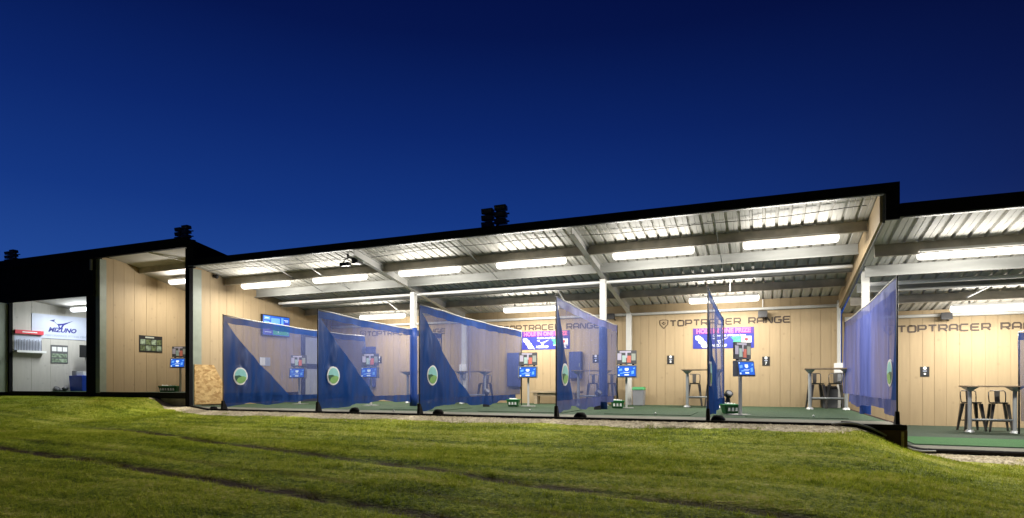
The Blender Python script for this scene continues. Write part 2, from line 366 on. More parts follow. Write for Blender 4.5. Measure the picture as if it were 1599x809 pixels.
def text_part(name, txt, size, m, parent, o, ux, uy, align='CENTER', sx=1.0, thick=0.0, shear=0.0, depth=0.003, spacing=1.0):
    """letters of the built-in font, turned to a mesh lying in the plane spanned by ux, uy at the point o"""
    cu = bpy.data.curves.new('lettering', 'FONT'); cu.body = txt; cu.size = size; cu.align_x = align; cu.align_y = 'CENTER'
    cu.offset = thick; cu.shear = shear; cu.space_character = spacing; cu.resolution_u = 3; cu.extrude = depth / 2
    tmp = bpy.data.objects.new('lettering', cu); COL.objects.link(tmp)
    dg = bpy.context.evaluated_depsgraph_get(); me = bpy.data.meshes.new_from_object(tmp.evaluated_get(dg))
    bpy.data.objects.remove(tmp); bpy.data.curves.remove(cu)
    ux = Vector(ux).normalized(); uy = Vector(uy).normalized(); uz = ux.cross(uy)
    base = Vector(o) - (root_loc(parent) if parent else Vector((0, 0, 0)))
    mt = Matrix(((ux.x * sx, uy.x, uz.x, base.x), (ux.y * sx, uy.y, uz.y, base.y), (ux.z * sx, uy.z, uz.z, base.z), (0, 0, 0, 1)))
    me.transform(mt); me.name = name; me.materials.clear(); me.materials.append(M[m])
    ob = bpy.data.objects.new(name, me); COL.objects.link(ob)
    if parent: ob.parent = parent
    return ob

def plane_pts(o, ux, uy, pts):
    o = Vector(o); ux = Vector(ux).normalized(); uy = Vector(uy).normalized()
    return [o + ux * a + uy * b for a, b in pts]

BIRD = [((-0.50, 0.10), (-0.27, 0.17), (-0.31, 0.09), (-0.20, -0.02), (-0.08, -0.01), (-0.10, -0.10), (-0.16, -0.07), (-0.30, 0.05)),
        ((-0.08, -0.01), (0.06, 0.01), (0.50, 0.17), (0.10, -0.06), (-0.01, -0.26), (-0.05, -0.20), (0.02, -0.06), (-0.10, -0.10)),
        ((-0.16, -0.07), (-0.10, -0.10), (-0.05, -0.20), (-0.01, -0.26), (-0.10, -0.22))]
def bird(name, m, parent, o, ux, uy, w, off):
    mb = MB()
    for poly in BIRD: mb.prism(plane_pts(o, ux, uy, [(a * w, b * w) for a, b in poly]), off)
    return mb.build(name, m, parent)

# ---------------------------------------------------------------- ground
def ss(a, b, x):
    t = np.clip((x - a) / (b - a), 0, 1); return t * t * (3 - 2 * t)
def yedge(X): return 1.4 + (-.15 - 1.4) * ss(-3.2, -.2, X) + (.9 + .15) * ss(14.6, 15.6, X)
def zedge(X, d=0.0): return .2 + (-.065 - .2) * ss(-4.7 - 1.3 * d, -3.6 + 1.0 * d, X) + (-.57 + .065) * ss(14.2 - .45 * d, 15.6 + .9 * d, X)
def zground(X, Y):
    X = np.asarray(X, float); Y = np.asarray(Y, float)
    y = yedge(X); e = zedge(X, np.clip(y - Y - 0.4, 0, 6)); t = np.clip((y - Y) / (y + 9), 0, 1)
    z = e * (1 - t) - 1.0 * t
    amp = np.clip((y - Y - 0.5) / 1.5, 0, 1)
    z = z + amp * (0.018 * np.sin(1.3 * X + 0.6 * np.sin(0.9 * Y)) * np.sin(1.7 * Y + 0.4) + 0.010 * np.sin(3.1 * X - 1.1 * Y) * np.sin(2.3 * Y))
    for c in (T1, T2):
        d = Y - (c[0] * X * X + c[1] * X + c[2]); z = z - 0.025 * np.exp(-(d / 0.14) ** 2) * amp
    under = np.clip((Y - y) / 0.15, 0, 1); z = z - 0.25 * under * (Y > y)
    return z
xs = np.concatenate([[-400, -200, -100, -60, -40, -30], np.arange(-24, 26, 0.125), [30, 40, 60, 100, 200, 400]])
ys = np.concatenate([[-300, -150, -80, -40, -25, -18], np.arange(-14, 2.0, 0.1), [2.5, 4, 8, 14, 25, 60, 150, 400]])
GX, GY = np.meshgrid(xs, ys); GZ = zground(GX, GY)
nx, ny = len(xs), len(ys)
idx = np.arange(nx * ny).reshape(ny, nx)
quads = np.stack([idx[:-1, :-1], idx[:-1, 1:], idx[1:, 1:], idx[1:, :-1]], -1).reshape(-1, 4)
me = bpy.data.meshes.new('ground'); me.from_pydata(np.stack([GX, GY, GZ], -1).reshape(-1, 3).tolist(), [], quads.tolist()); me.update()
for p in me.polygons: p.use_smooth = True
me.materials.append(M['lawn']); ground = bpy.data.objects.new('ground', me); COL.objects.link(ground); struct(ground)

# pale gravel strip along the foot of the platforms
gx = np.arange(-4.6, 24, 0.12); vs = []; fs = []
for i, x in enumerate(gx):
    w = (0.62 + 0.10 * math.sin(1.9 * x) + 0.06 * math.sin(5.3 * x + 1) + (0.30 if x > 15.4 else 0)) * (1 - 0.85 * float(ss(14.0, 14.5, x)) * (1 - float(ss(15.2, 15.7, x)))) * float(0.25 + 0.75 * ss(-4.4, -3.0, x))
    ye = float(yedge(x))
    for k in range(5):
        y = ye + 0.05 - (w + 0.05) * k / 4; vs.append((x, y, float(zground(x, min(y, ye))) + 0.012 + 0.004 * math.sin(37 * x + 11 * k) - (0.02 if k == 4 else 0)))
for i in range(len(gx) - 1):
    for k in range(4): a = i * 5 + k; fs.append((a, a + 1, a + 6, a + 5))
struct(MB().add(vs, fs).build('gravel_strip', 'gravel', smooth=True))
# loose stones of the strip
n_st = 5200
sxp = rng.uniform(-3.4, 19.0, n_st); dd = np.abs(rng.normal(0, 0.28, n_st)); syp = yedge(sxp) - 0.02 - dd * np.where(sxp > 15.4, 1.35, 0.9)
keep = ~((sxp > 14.2) & (sxp < 15.5)); sxp, syp = sxp[keep], syp[keep]; szp = zground(sxp, syp)
mb = MB(); vs = []; fs = []
for x, y, z in zip(sxp, syp, szp):
    r = random.uniform(0.010, 0.026); a = random.random() * 6.28; b0 = len(vs)
    for k in range(5): vs.append((x + r * 1.2 * math.cos(a + k * 1.257), y + r * math.sin(a + k * 1.257), z + 0.012))
    vs.append((x, y, z + r * 0.45 + 0.014))
    for k in range(5): fs.append((b0 + k, b0 + (k + 1) % 5, b0 + 5))
o = MB().add(vs, fs).build('gravel_stones', 'gravel'); tag(o, 'loose pale stones scattered along the foot of the platform', 'gravel', kind='stuff')

# short grass blades, thinning with distance and on the wheel tracks
def blades(n, ymin, ymax, hmin, hmax, wbl):
    X = rng.uniform(-15, 21, n); Y = rng.uniform(ymin, ymax, n)
    ye = yedge(X); clear = np.where(X > 15.4, 0.80, 0.56) + 0.10 * np.sin(2.1 * X)
    clear = np.where((X > 14.1) & (X < 15.5), 0.12, clear); clear = np.where(X < -4.3, 0.06, clear)
    ok = Y < ye - clear - np.abs(rng.normal(0, 0.06, n))
    # keep what the camera can see
    dx = X - 12.913; dy = Y + 11.514; ct, st = math.cos(0.3948), math.sin(0.3948)
    rr = dx * ct + dy * st; ff = -dx * st + dy * ct
    ok &= (ff > 2) & (np.abs(rr) < ff * 0.95 + 1.0)
    tr = np.zeros(n, bool)
    for c in (T1, T2): tr |= np.abs(Y - (c[0] * X * X + c[1] * X + c[2])) < 0.13
    ok &= ~(tr & (rng.random(n) < 0.75))
    X, Y = X[ok], Y[ok]; Z = zground(X, Y); k = len(X)
    h = rng.uniform(hmin, hmax, k) * (0.75 + 0.5 * (np.sin(2.3 * X + 1.1 * np.sin(3.1 * Y)) * 0.5 + 0.5)); a = rng.uniform(0, 2 * np.pi, k); w = wbl * rng.uniform(0.7, 1.3, k)
    lean = rng.uniform(0.2, 1.0, k) * h; la = rng.uniform(0, 2 * np.pi, k)
    P = np.empty((k, 3, 3)); P[:, 0] = np.stack([X - np.cos(a) * w, Y - np.sin(a) * w, Z - 0.004], -1); P[:, 1] = np.stack([X + np.cos(a) * w, Y + np.sin(a) * w, Z - 0.004], -1)
    P[:, 2] = np.stack([X + np.cos(la) * lean, Y + np.sin(la) * lean, Z + h], -1)
    return P.reshape(-1, 3)
def tufts(n, ymin, ymax):
    # longer tussocks missed by the mower
    cx = rng.uniform(-12, 20, n); cy = rng.uniform(ymin, ymax, n); ok = cy < yedge(cx) - 0.45; cx, cy = cx[ok], cy[ok]
    m = 26; X = np.repeat(cx, m) + rng.normal(0, 0.045, len(cx) * m); Y = np.repeat(cy, m) + rng.normal(0, 0.035, len(cx) * m); Z = zground(X, Y); k = len(X)
    h = rng.uniform(0.035, 0.075, k); a = rng.uniform(0, 2 * np.pi, k); w = 0.004; la = rng.uniform(0, 2 * np.pi, k); lean = rng.uniform(0.3, 1.0, k) * h
    P = np.empty((k, 3, 3)); P[:, 0] = np.stack([X - np.cos(a) * w, Y - np.sin(a) * w, Z - 0.004], -1); P[:, 1] = np.stack([X + np.cos(a) * w, Y + np.sin(a) * w, Z - 0.004], -1)
    P[:, 2] = np.stack([X + np.cos(la) * lean, Y + np.sin(la) * lean, Z + h], -1)
    return P.reshape(-1, 3)
PTS = np.concatenate([blades(420000, -8.5, -3.0, 0.016, 0.046, 0.0034), blades(300000, -4.0, 1.4, 0.016, 0.042, 0.0040), tufts(900, -8.5, 0.9)])
nt_ = len(PTS) // 3
me = bpy.data.meshes.new('grass_blades'); me.vertices.add(len(PTS)); me.vertices.foreach_set('co', PTS.reshape(-1).astype(np.float32))
me.loops.add(len(PTS)); me.loops.foreach_set('vertex_index', np.arange(len(PTS), dtype=np.int32))
me.polygons.add(nt_); me.polygons.foreach_set('loop_start', np.arange(0, len(PTS), 3, dtype=np.int32))
me.update(); me.validate(); me.materials.append(M['blade'])
o = bpy.data.objects.new('grass_blades', me); COL.objects.link(o); tag(o, 'short mown grass in front of the building', 'grass', kind='stuff')

# ---------------------------------------------------------------- buildings
def roof_z(Y, base): return base - 0.166 * (Y - 1.4)        # underside of the roof sheet

def corrugated(x0, x1, y0, y1, base, pitch=0.25, d=0.055, t=0.012):
    """ribbed sheet, ribs running from eave to wall; narrow ribs rise between wide pans"""
    prof = []; x = x0
    while x < x1 - 1e-6:
        for dx, dz in ((0, 0), (0.34, 0), (0.36, 0.007), (0.40, 0.007), (0.42, 0), (0.72, 0), (0.755, d), (0.955, d)):
            if x + dx * pitch < x1: prof.append((x + dx * pitch, dz))
        x += pitch
    prof.append((x1, 0)); mb = MB(); vs = []; fs = []; n = len(prof)
    for y in (y0, y1):
        for px, dz in prof: vs.append((px, y, roof_z(y, base) + dz))
    for y in (y0, y1):
        for px, dz in prof: vs.append((px, y, roof_z(y, base) + dz + t))
    for i in range(n - 1):
        fs.append((i, i + 1, n + i + 1, n + i)); fs.append((2 * n + i + 1, 2 * n + i, 3 * n + i, 3 * n + i + 1))
        fs.append((i + 1, i, 2 * n + i, 2 * n + i + 1)); fs.append((n + i, n + i + 1, 3 * n + i + 1, 3 * n + i))
    fs.append((0, n, 3 * n, 2 * n)); fs.append((n - 1, 2 * n - 1 + n * 0, 4 * n - 1, 3 * n - 1))
    return mb.add(vs, fs)

def boards(axis, c, a0, a1, z0, ztop, face, pitch=0.27, gap=0.009, depth=0.009, thick=0.10):
    """a wall of upright boards with fine grooves. axis 'x': runs along X at y=c; 'y': runs along Y at x=c. face = +1/-1 is the side the grooves are on. ztop(a) gives the top"""
    mb = MB(); mb.tone = []
    def P(a, q, z): return (a, q, z) if axis == 'x' else (q, a, z)
    def bx(s0, s1, q0, q1, t):
        mb.hexa([P(s0, q0, z0), P(s1, q0, z0), P(s1, q1, z0), P(s0, q1, z0)], [P(s0, q0, ztop(s0)), P(s1, q0, ztop(s1)), P(s1, q1, ztop(s1)), P(s0, q1, ztop(s0))]); mb.tone.extend([t] * 8)
    back = c - face * thick; groove = c - face * depth
    bx(a0, a1, back, groove, -0.05)
    s = a0; k = 0
    while s < a1 - 0.02:
        e = min(a1, s + pitch * random.choice((0.92, 1.0, 1.0, 1.08))); g = gap * (1.9 if k % 4 == 3 else random.uniform(0.5, 1.1))
        bx(s, max(s + 0.01, e - g), groove, c, random.uniform(-0.035, 0.035)); s = e; k += 1
    return mb

def z_purlin(mb, x0, x1, y, base, h, fl=0.06):
    """Z-section purlin under the sheet: web, top and bottom flanges"""
    zt = roof_z(y, base) - 0.006
    mb.box(x0, x1, y - 0.006, y + 0.006, zt - h, zt); mb.box(x0, x1, y + 0.006, y + fl, zt - 0.008, zt - 0.001); mb.box(x0, x1, y - fl, y - 0.006, zt - h, zt - h + 0.008)
    mb.box(x0, x1, y - fl - 0.006, y - fl, zt - h, zt - h + 0.025)
    return mb

def i_beam(mb, x, y0, y1, zt0, zt1, d0, d1, w=0.13, tf=0.012):
    """rafter of I-section running along Y, its underside given by depths d0, d1"""
    for (off0, off1, hw, th) in ((0, 0, w / 2, tf), (d0 - tf, d1 - tf, w / 2, tf)):
        mb.hexa([(x - hw, y0, zt0 - off0 - th), (x + hw, y0, zt0 - off0 - th), (x + hw, y1, zt1 - off1 - th), (x - hw, y1, zt1 - off1 - th)],
                [(x - hw, y0, zt0 - off0), (x + hw, y0, zt0 - off0), (x + hw, y1, zt1 - off1), (x - hw, y1, zt1 - off1)])
    mb.hexa([(x - 0.006, y0, zt0 - d0 + tf), (x + 0.006, y0, zt0 - d0 + tf), (x + 0.006, y1, zt1 - d1 + tf), (x - 0.006, y1, zt1 - d1 + tf)],
            [(x - 0.006, y0, zt0 - tf), (x + 0.006, y0, zt0 - tf), (x + 0.006, y1, zt1 - tf), (x - 0.006, y1, zt1 - tf)])
    return mb

WY = 7.85
def h_post(mb, x, y, z0, z1, w=0.15, d=0.16, t=0.014):
    mb.box(x - w / 2, x + w / 2, y - d / 2, y - d / 2 + t, z0, z1); mb.box(x - w / 2, x + w / 2, y + d / 2 - t, y + d / 2, z0, z1)
    mb.box(x - t / 2, x + t / 2, y - d / 2 + t, y + d / 2 - t, z0, z1); return mb

def padding(x, y, z0, z1, parent, r=0.115):
    mb = MB(); n = 14; rings = 9
    vs = []
    for i in range(rings):
        z = z0 + (z1 - z0) * i / (rings - 1)
        for k in range(n):
            a = 2 * math.pi * k / n; q = r * (1 + 0.03 * math.sin(5 * z + k)); vs.append((x + q * math.cos(a), y + q * math.sin(a), z))
    fs = [(i * n + k, i * n + (k + 1) % n, (i + 1) * n + (k + 1) % n, (i + 1) * n + k) for i in range(rings - 1) for k in range(n)] + [tuple(range(n))[::-1], tuple(range((rings - 1) * n, rings * n))]
    return mb.add(vs, fs).build('post_padding', 'pad', parent, smooth=True)

# ---- main range
BASE = 4.24
rb = thing('range_building', 'long open-fronted tan bay building with ribbed roof, under the longest dark eave', 'building', (6, 4.5, 0))
def main_floor():
    pl = MB().prism([(-3.0, 1.42, -0.30), (-0.5, -0.08, -0.30), (15.08, -0.08, -0.30), (15.08, 7.9, -0.30), (-3.0, 7.9, -0.30)], (0, 0, 0.24))
    pl.build('platform', 'rubber', rb)
    MB().prism([(-2.98, 1.3, -0.060), (15.07, 1.3, -0.060), (15.07, 7.85, -0.060), (-2.98, 7.85, -0.060)], (0, 0, 0.012)).build('turf_floor', 'turf', rb)
    MB().prism([(-2.70, 1.30, -0.060), (-0.42, -0.05, -0.060), (15.07, -0.05, -0.060), (15.07, 1.30, -0.060)], (0, 0, 0.018)).build('edge_matting', 'matgrey', rb)
    mb = MB(); mb.beam((-3.0, 1.41, -0.055), (-0.5, -0.09, -0.055), 0.05, 0.09); mb.box(-0.5, 15.08, -0.14, -0.09, -0.085, -0.012)
    mb.build('platform_edge', 'rubber', rb)
    MB().box(15.085, 15.10, -0.08, 7.8, -0.74, -0.03).build('platform_side', 'brown', rb)
    MB().box(13.9, 15.10, -0.098, -0.083, -0.74, -0.105).build('platform_front', 'brown', rb)
main_floor()
boards('x', WY, -3.0, 15.0, -0.05, lambda a: roof_z(WY, BASE) - 0.01, -1).build('back_wall', 'tan', rb)
boards('y', -3.0, 1.5, WY, -0.05, lambda a: roof_z(a, BASE) - 0.01, 1, 0.33).build('side_wall', 'tan', rb)
corrugated(-3.0, 15.25, 1.34, 8.1, BASE).build('roof_sheet', 'sheet', rb)
MB().box(-3.0, 15.24, 1.25, 1.33, 4.160, 4.335).build('fascia', 'black', rb)
MB().box(-2.9, 15.0, 1.26, 1.36, 4.132, 4.156).build('eave_trim', 'galv', rb)
MB().box(15.02, 15.24, 1.25, 1.33, 3.66, 4.155).build('fascia_return', 'black', rb)
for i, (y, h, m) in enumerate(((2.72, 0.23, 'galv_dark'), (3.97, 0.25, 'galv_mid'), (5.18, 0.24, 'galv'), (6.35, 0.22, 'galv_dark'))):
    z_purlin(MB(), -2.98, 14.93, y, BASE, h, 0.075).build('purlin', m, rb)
for x in (3.04, 8.98):
    mb = MB(); i_beam(mb, x, 1.40, 7.78, roof_z(1.4, BASE) - 0.05, roof_z(7.78, BASE) - 0.03, 0.20, 0.27); i_beam
    # haunch plates where the post meets the rafter
    mb.box(x - 0.07, x + 0.07, 4.22, 4.40, 3.37, 3.44)
    mb.build('rafter', 'steel', rb)
    p = h_post(MB(), x, 4.31, -0.05, 3.37).build('post', 'steel', rb); padding(x, 4.31, -0.045, 2.34, p)
    MB().box(x - 0.085, x + 0.085, 7.66, 7.80, -0.05, roof_z(7.7, BASE) - 0.30).build('wall_post', 'steel', rb)
MB().box(14.90, 14.985, 7.66, 7.80, -0.05, 3.0).build('wall_post', 'steel', rb)
MB().tube([(x, 4.62 - 0.0 * x, 3.42) for x in np.linspace(-2.6, 14.9, 30)], 0.045, 10).build('conduit', 'white', rb, smooth=True)
MB().tube([(x, 7.79, 2.865) for x in np.linspace(-2.95, 14.9, 30)], 0.045, 10).build('wall_conduit', 'steel', rb, smooth=True)
for x in (1.3, 6.5, 12.95): MB().box(x - 0.012, x + 0.012, 7.77, 7.80, 2.91, 3.14).build('conduit_drop', 'white', rb)
# thin stays tying purlins together between rafters
for x in (-0.2, 0.9, 6.0, 12.0):
    for (ya, yb) in ((1.6, 2.7), (2.75, 3.95), (4.0, 5.15)): MB().beam((x, ya, roof_z(ya, BASE) - 0.05), (x + 0.02, yb, roof_z(yb, BASE) - 0.20), 0.018, 0.018).build('purlin_stay', 'galv', rb)
for x in (1.2, 7.3, 12.15): MB().beam((x, 5.35, 3.50), (x - 0.05, 6.3, 3.22), 0.03, 0.03).build('hanger_bar', 'white', rb)
mb = MB(); mb.tube([(x, 1.95 + 0.12 * math.sin(0.7 * x), roof_z(1.95, BASE) - 0.035 - 0.035 * (0.5 + 0.5 * math.cos(1.9 * x))) for x in np.linspace(-2.8, 14.8, 70)], 0.007, 6)
mb.build('slung_cable', 'rubber', rb, smooth=True)
# clad step between the two roof levels
def step_panel(x0, x1, drop0, drop1, name, m, parent, y0=1.36):
    MB().hexa([(x0, y0, roof_z(y0, BASE) - drop0), (x1, y0, roof_z(y0, BASE) - drop0), (x1, WY - 0.02, roof_z(WY, BASE) - drop1), (x0, WY - 0.02, roof_z(WY, BASE) - drop1)],
              [(x0, y0, roof_z(y0, BASE) - 0.012), (x1, y0, roof_z(y0, BASE) - 0.012), (x1, WY - 0.02, roof_z(WY, BASE) - 0.012), (x0, WY - 0.02, roof_z(WY, BASE) - 0.012)]).build(name, m, parent)
step_panel(14.94, 14.985, 0.60, 0.42, 'step_cladding', 'tan', rb)
step_panel(14.988, 15.03, 0.62, 0.44, 'step_flashing', 'galv', rb)
# door with two pale panes in the side wall
d = MB().box(-2.998, -2.955, 6.13, 7.42, -0.045, 2.55).build('door', 'doorframe', rb)
MB().box(-2.954, -2.950, 6.32, 7.25, 1.38, 2.38).build('pane', 'glass', d); MB().box(-2.954, -2.950, 6.32, 7.25, 0.18, 1.18).build('pane', 'glass', d)

# ---- lower range on the right
BR = BASE - 0.52; FR = -0.50
lb = thing('lower_range_building', 'lower open-fronted bay building running out of the right edge', 'building', (19, 4.5, FR))
MB().box(15.10, 26, 0.95, 7.9, -0.74, FR - 0.012).build('platform', 'rubber', lb)
MB().box(15.11, 26, 1.7, 7.84, FR - 0.011, FR).build('turf_floor', 'turf_dark', lb)
MB().box(15.11, 26, 0.97, 1.7, FR - 0.011, FR + 0.006).build('edge_matting', 'matgrey', lb)
MB().box(15.12, 26, 0.88, 0.94, -0.60, -0.50).build('platform_edge', 'rubber', lb)
boards('x', WY, 15.04, 26, FR, lambda a: roof_z(WY, BR) - 0.01, -1).build('back_wall', 'tan', lb)
boards('y', 26.0, 1.4, WY, FR, lambda a: roof_z(a, BR) - 0.01, -1, 0.33).build('end_wall', 'tan', lb)
corrugated(15.05, 26, 1.34, 8.1, BR, 0.27).build('roof_sheet', 'sheet', lb)
MB().box(15.25, 26, 1.25, 1.33, 3.70, 3.935).build('fascia', 'black', lb)
MB().box(15.30, 26, 1.26, 1.36, 3.672, 3.696).build('eave_trim', 'galv', lb)
for y, h, m in ((2.72, 0.25, 'galv_dark'), (3.97, 0.25, 'galv_mid'), (5.18, 0.24, 'galv'), (6.35, 0.22, 'galv_dark')):
    z_purlin(MB(), 15.06, 26, y, BR, h, 0.075).build('purlin', m, lb)
p = h_post(MB(), 15.12, 4.31, FR, roof_z(4.31, BR) - 0.01, 0.15, 0.16).build('post', 'steel', lb); padding(15.12, 4.31, FR + 0.02, 2.30, p)
MB().tube([(x, 4.75, 2.99) for x in np.linspace(15.25, 25.9, 16)], 0.045, 10).build('conduit', 'white', lb, smooth=True)
MB().tube([(x, 7.79, 2.48) for x in np.linspace(15.1, 25.9, 16)], 0.045, 10).build('wall_conduit', 'steel', lb, smooth=True)
MB().box(16.26, 16.285, 7.77, 7.80, 2.52, 2.64).build('conduit_drop', 'white', lb)
MB().beam((17.95, 5.3, 3.0), (17.55, 6.3, 2.75), 0.03, 0.03).build('hanger_bar', 'white', lb)

# ---- taller block on the left
LB = 4.92; FL = 0.33
def lroof(y): return roof_z(y, LB)
tb = thing('teaching_building', 'taller dark-fronted block with two lit bays at the left edge', 'building', (-8, 4.5, FL))
MB().box(-17, -3.0, 1.46, 7.9, 0.0, FL - 0.01).build('platform', 'rubber', tb)
MB().box(-17, -3.12, 1.40, 1.455, FL - 0.13, FL + 0.03).build('platform_edge', 'rubber', tb)
MB().box(-7.1, -3.12, 1.50, 7.5, FL - 0.009, FL + 0.002).build('turf_floor', 'turf_dark', tb)
MB().box(-12.0, -7.8, 1.50, 7.5, FL - 0.009, FL + 0.002).build('turf_floor', 'turf', tb)
boards('y', -7.10, 1.47, 7.5, FL, lambda a: 4.80 if a < 2.72 else 4.74 - 0.20 * (a - 2.72), 1, 0.40, thick=0.24).build('partition_wall', 'tan', tb)
boards('x', 7.5, -7.1, -3.0, FL, lambda a: 4.6, -1, 0.4).build('back_wall', 'tan', tb)
boards('y', -3.12, 1.60, 7.5, FL, lambda a: 4.80 - 0.18 * (a - 1.6), -1, 0.4, thick=0.09).build('bay_wall', 'tan', tb)
boards('y', -12.0, 1.48, 7.5, FL, lambda a: 4.4, 1, 0.60, gap=0.008, thick=0.3).build('room_wall', 'cream', tb)
boards('x', 7.45, -12.0, -7.8, FL, lambda a: 4.4, -1, 0.6, thick=0.3).build('room_back_wall', 'cream', tb)
boards('y', -7.75, 1.48, 7.5, FL, lambda a: 4.4, -1, 0.60, gap=0.008, thick=0.3).build('room_side_wall', 'cream', tb)
MB().hexa([(-12, 1.5, 3.74), (-7.76, 1.5, 3.74), (-7.76, 7.5, 3.10), (-12, 7.5, 3.10)], [(-12, 1.5, 3.80), (-7.76, 1.5, 3.80), (-7.76, 7.5, 3.16), (-12, 7.5, 3.16)]).build('room_ceiling', 'ceiling', tb)
MB().hexa([(-7.09, 1.42, 4.86), (-3.13, 1.42, 4.86), (-3.13, 2.74, 4.66), (-7.09, 2.74, 4.66)], [(-7.09, 1.42, 4.9), (-3.13, 1.42, 4.9), (-3.13, 2.74, 4.7), (-7.09, 2.74, 4.7)]).build('front_ceiling', 'ceiling', tb)
MB().hexa([(-7.09, 2.80, 4.49), (-3.13, 2.80, 4.49), (-3.13, 7.45, 3.45), (-7.09, 7.45, 3.45)], [(-7.09, 2.80, 4.53), (-3.13, 2.80, 4.53), (-3.13, 7.45, 3.49), (-7.09, 7.45, 3.49)]).build('rear_ceiling', 'ceiling', tb)
MB().box(-7.09, -3.13, 2.72, 2.79, 4.46, 4.70).build('ceiling_beam', 'galv_dark', tb)
MB().hexa([(-17, 1.38, 4.93), (-2.94, 1.38, 4.93), (-2.94, 8.1, lroof(8.1)), (-17, 8.1, lroof(8.1))], [(-17, 1.38, 4.99), (-2.94, 1.38, 4.99), (-2.94, 8.1, lroof(8.1) + 0.06), (-17, 8.1, lroof(8.1) + 0.06)]).build('roof_sheet', 'black', tb)
MB().box(-17, -2.94, 1.26, 1.37, 4.73, 5.03).build('fascia', 'black', tb)
MB().box(-17, -7.3, 1.30, 1.38, 3.52, 4.725).build('front_panel', 'black', tb)
MB().box(-7.78, -7.3, 1.39, 1.47, FL - 0.1, 3.7).build('dark_pier', 'black', tb)
MB().box(-7.29, -7.085, 1.385, 1.60, FL, 4.72).build('post', 'olive', tb)
MB().box(-7.37, -7.31, 1.24, 1.295, 4.35, 4.70).build('bracket', 'olive', tb)
MB().box(-12.06, -11.98, 1.36, 1.45, FL, 3.51).build('door_jamb', 'black', tb)
MB().box(-12.40, -12.08, 1.10, 1.40, FL, 3.51).build('post', 'olive', tb)
MB().box(-17, -12.50, 1.38, 1.46, FL, 3.51).build('front_panel', 'black', tb)
MB().box(-3.13, -2.96, 1.36, 1.49, -0.12, 4.72).build('corner_post', 'black', tb)
MB().box(-2.998, -2.975, 1.50, 1.80, -0.05, 4.12).build('corner_flashing', 'olive', tb)
# dark gable above the lower roof
MB().hexa([(-2.99, 1.38, 4.37), (-2.95, 1.38, 4.37), (-2.95, 8.0, 3.25), (-2.99, 8.0, 3.25)], [(-2.99, 1.38, 4.925), (-2.95, 1.38, 4.925), (-2.95, 8.0, lroof(8.0)), (-2.99, 8.0, lroof(8.0))]).build('gable_cladding', 'black', tb)
MB().box(-2.95, -2.70, 1.265, 1.37, 4.09, 4.925).build('gable_fascia', 'black', tb)
MB().beam((-5.2, 1.6, 4.83), (-4.3, 2.7, 4.60), 0.03, 0.03).build('ceiling_cable', 'white', tb)
MB().box(-3.6, -3.2, 2.9, 3.3, 4.05, 4.45).build('ceiling_box', 'tan', tb)

o = MB().box(-4.30, -3.16, 1.42, 2.0, -0.30, 0.18).build('concrete_block', 'concrete', bevel=0.015); tag(o, 'pale concrete block under the raised platform beside the black corner post', 'concrete block')

# ---------------------------------------------------------------- lamps
for q in ('lamp', 'lamp_cool', 'halo', 'halo_cool', 'screen', 'screen_light', 'screen_white', 'screen_green', 'screen_violet'): M[q].cycles.emission_sampling = 'NONE'   # the tube inside does the lighting
def make_lamp(m):
    t = thing('ceiling_light', '', 'light', group='long white ceiling lights')
    mb = MB(); n = 10; pts = []
    L = 0.90; w = 0.092; h = 0.076
    # diffuser with rounded ends
    prof = [(-L, 0.0), (-L + 0.015, 0.72), (-L + 0.06, 1.0), (L - 0.06, 1.0), (L - 0.015, 0.72), (L, 0.0)]
    vs = []; k = 10
    for x, s in prof:
        for i in range(k): a = 2 * math.pi * i / k; vs.append((x, math.cos(a) * w * max(s, 0.25), math.sin(a) * h * max(s, 0.25) * 0.9))
    fs = [(i * k + j, i * k + (j + 1) % k, (i + 1) * k + (j + 1) % k, (i + 1) * k + j) for i in range(len(prof) - 1) for j in range(k)] + [tuple(range(k))[::-1], tuple(range(5 * k, 6 * k))]
    mb.add(vs, fs).build('diffuser', m, t, smooth=True)
    vs = []; k = 14; prof = [(-L - 0.045, 0.35), (-L - 0.03, 0.75), (-L + 0.01, 1.0), (L - 0.01, 1.0), (L + 0.03, 0.75), (L + 0.045, 0.35)]
    for x, q in prof:
        for i in range(k): a = 2 * math.pi * i / k; vs.append((x, math.cos(a) * (w + 0.028) * q, math.sin(a) * (h + 0.026) * q))
    fs = [(i * k + j, i * k + (j + 1) % k, (i + 1) * k + (j + 1) % k, (i + 1) * k + j) for i in range(5) for j in range(k)] + [tuple(range(k))[::-1], tuple(range(5 * k, 6 * k))]
    MB().add(vs, fs).build('halo_shell', m.replace('lamp', 'halo'), t, smooth=True)  # added glowing shell, gives the lamp a soft halo and smooth outline
    MB().box(-L - 0.01, L + 0.01, -0.10, 0.10, 0.030, 0.105).build('housing', 'white', t, bevel=0.008)
    for x in (-0.55, 0.55): MB().box(x - 0.02, x + 0.02, -0.012, 0.012, 0.10, 0.20).build('bracket', 'galv', t)
    ld = bpy.data.lights.new('tube_light', 'AREA'); ld.shape = 'RECTANGLE'; ld.size = 1.76; ld.size_y = 0.16
    ld.energy = LAMP * (0.68 if m == 'lamp_cool' else 1.0); ld.color = (0.90, 0.965, 1.0) if m == 'lamp_cool' else (1.0, 0.955, 0.885)
    lo = bpy.data.objects.new('tube_light', ld); COL.objects.link(lo); lo.parent = t; lo.location = (0, 0, -h - 0.012)
    ls = bpy.data.lights.new('tube_side_light', 'AREA'); ls.shape = 'RECTANGLE'; ls.size = 1.76; ls.size_y = 0.08; ls.energy = ld.energy * 0.25; ls.color = ld.color
    for sg in (1, -1):
        lo = bpy.data.objects.new('tube_side_light', ls); COL.objects.link(lo); lo.parent = t; lo.location = (0, sg * (w + 0.010), -0.03); lo.rotation_euler = (R(90) * sg, 0, 0)
    return t
lamp = make_lamp('lamp')
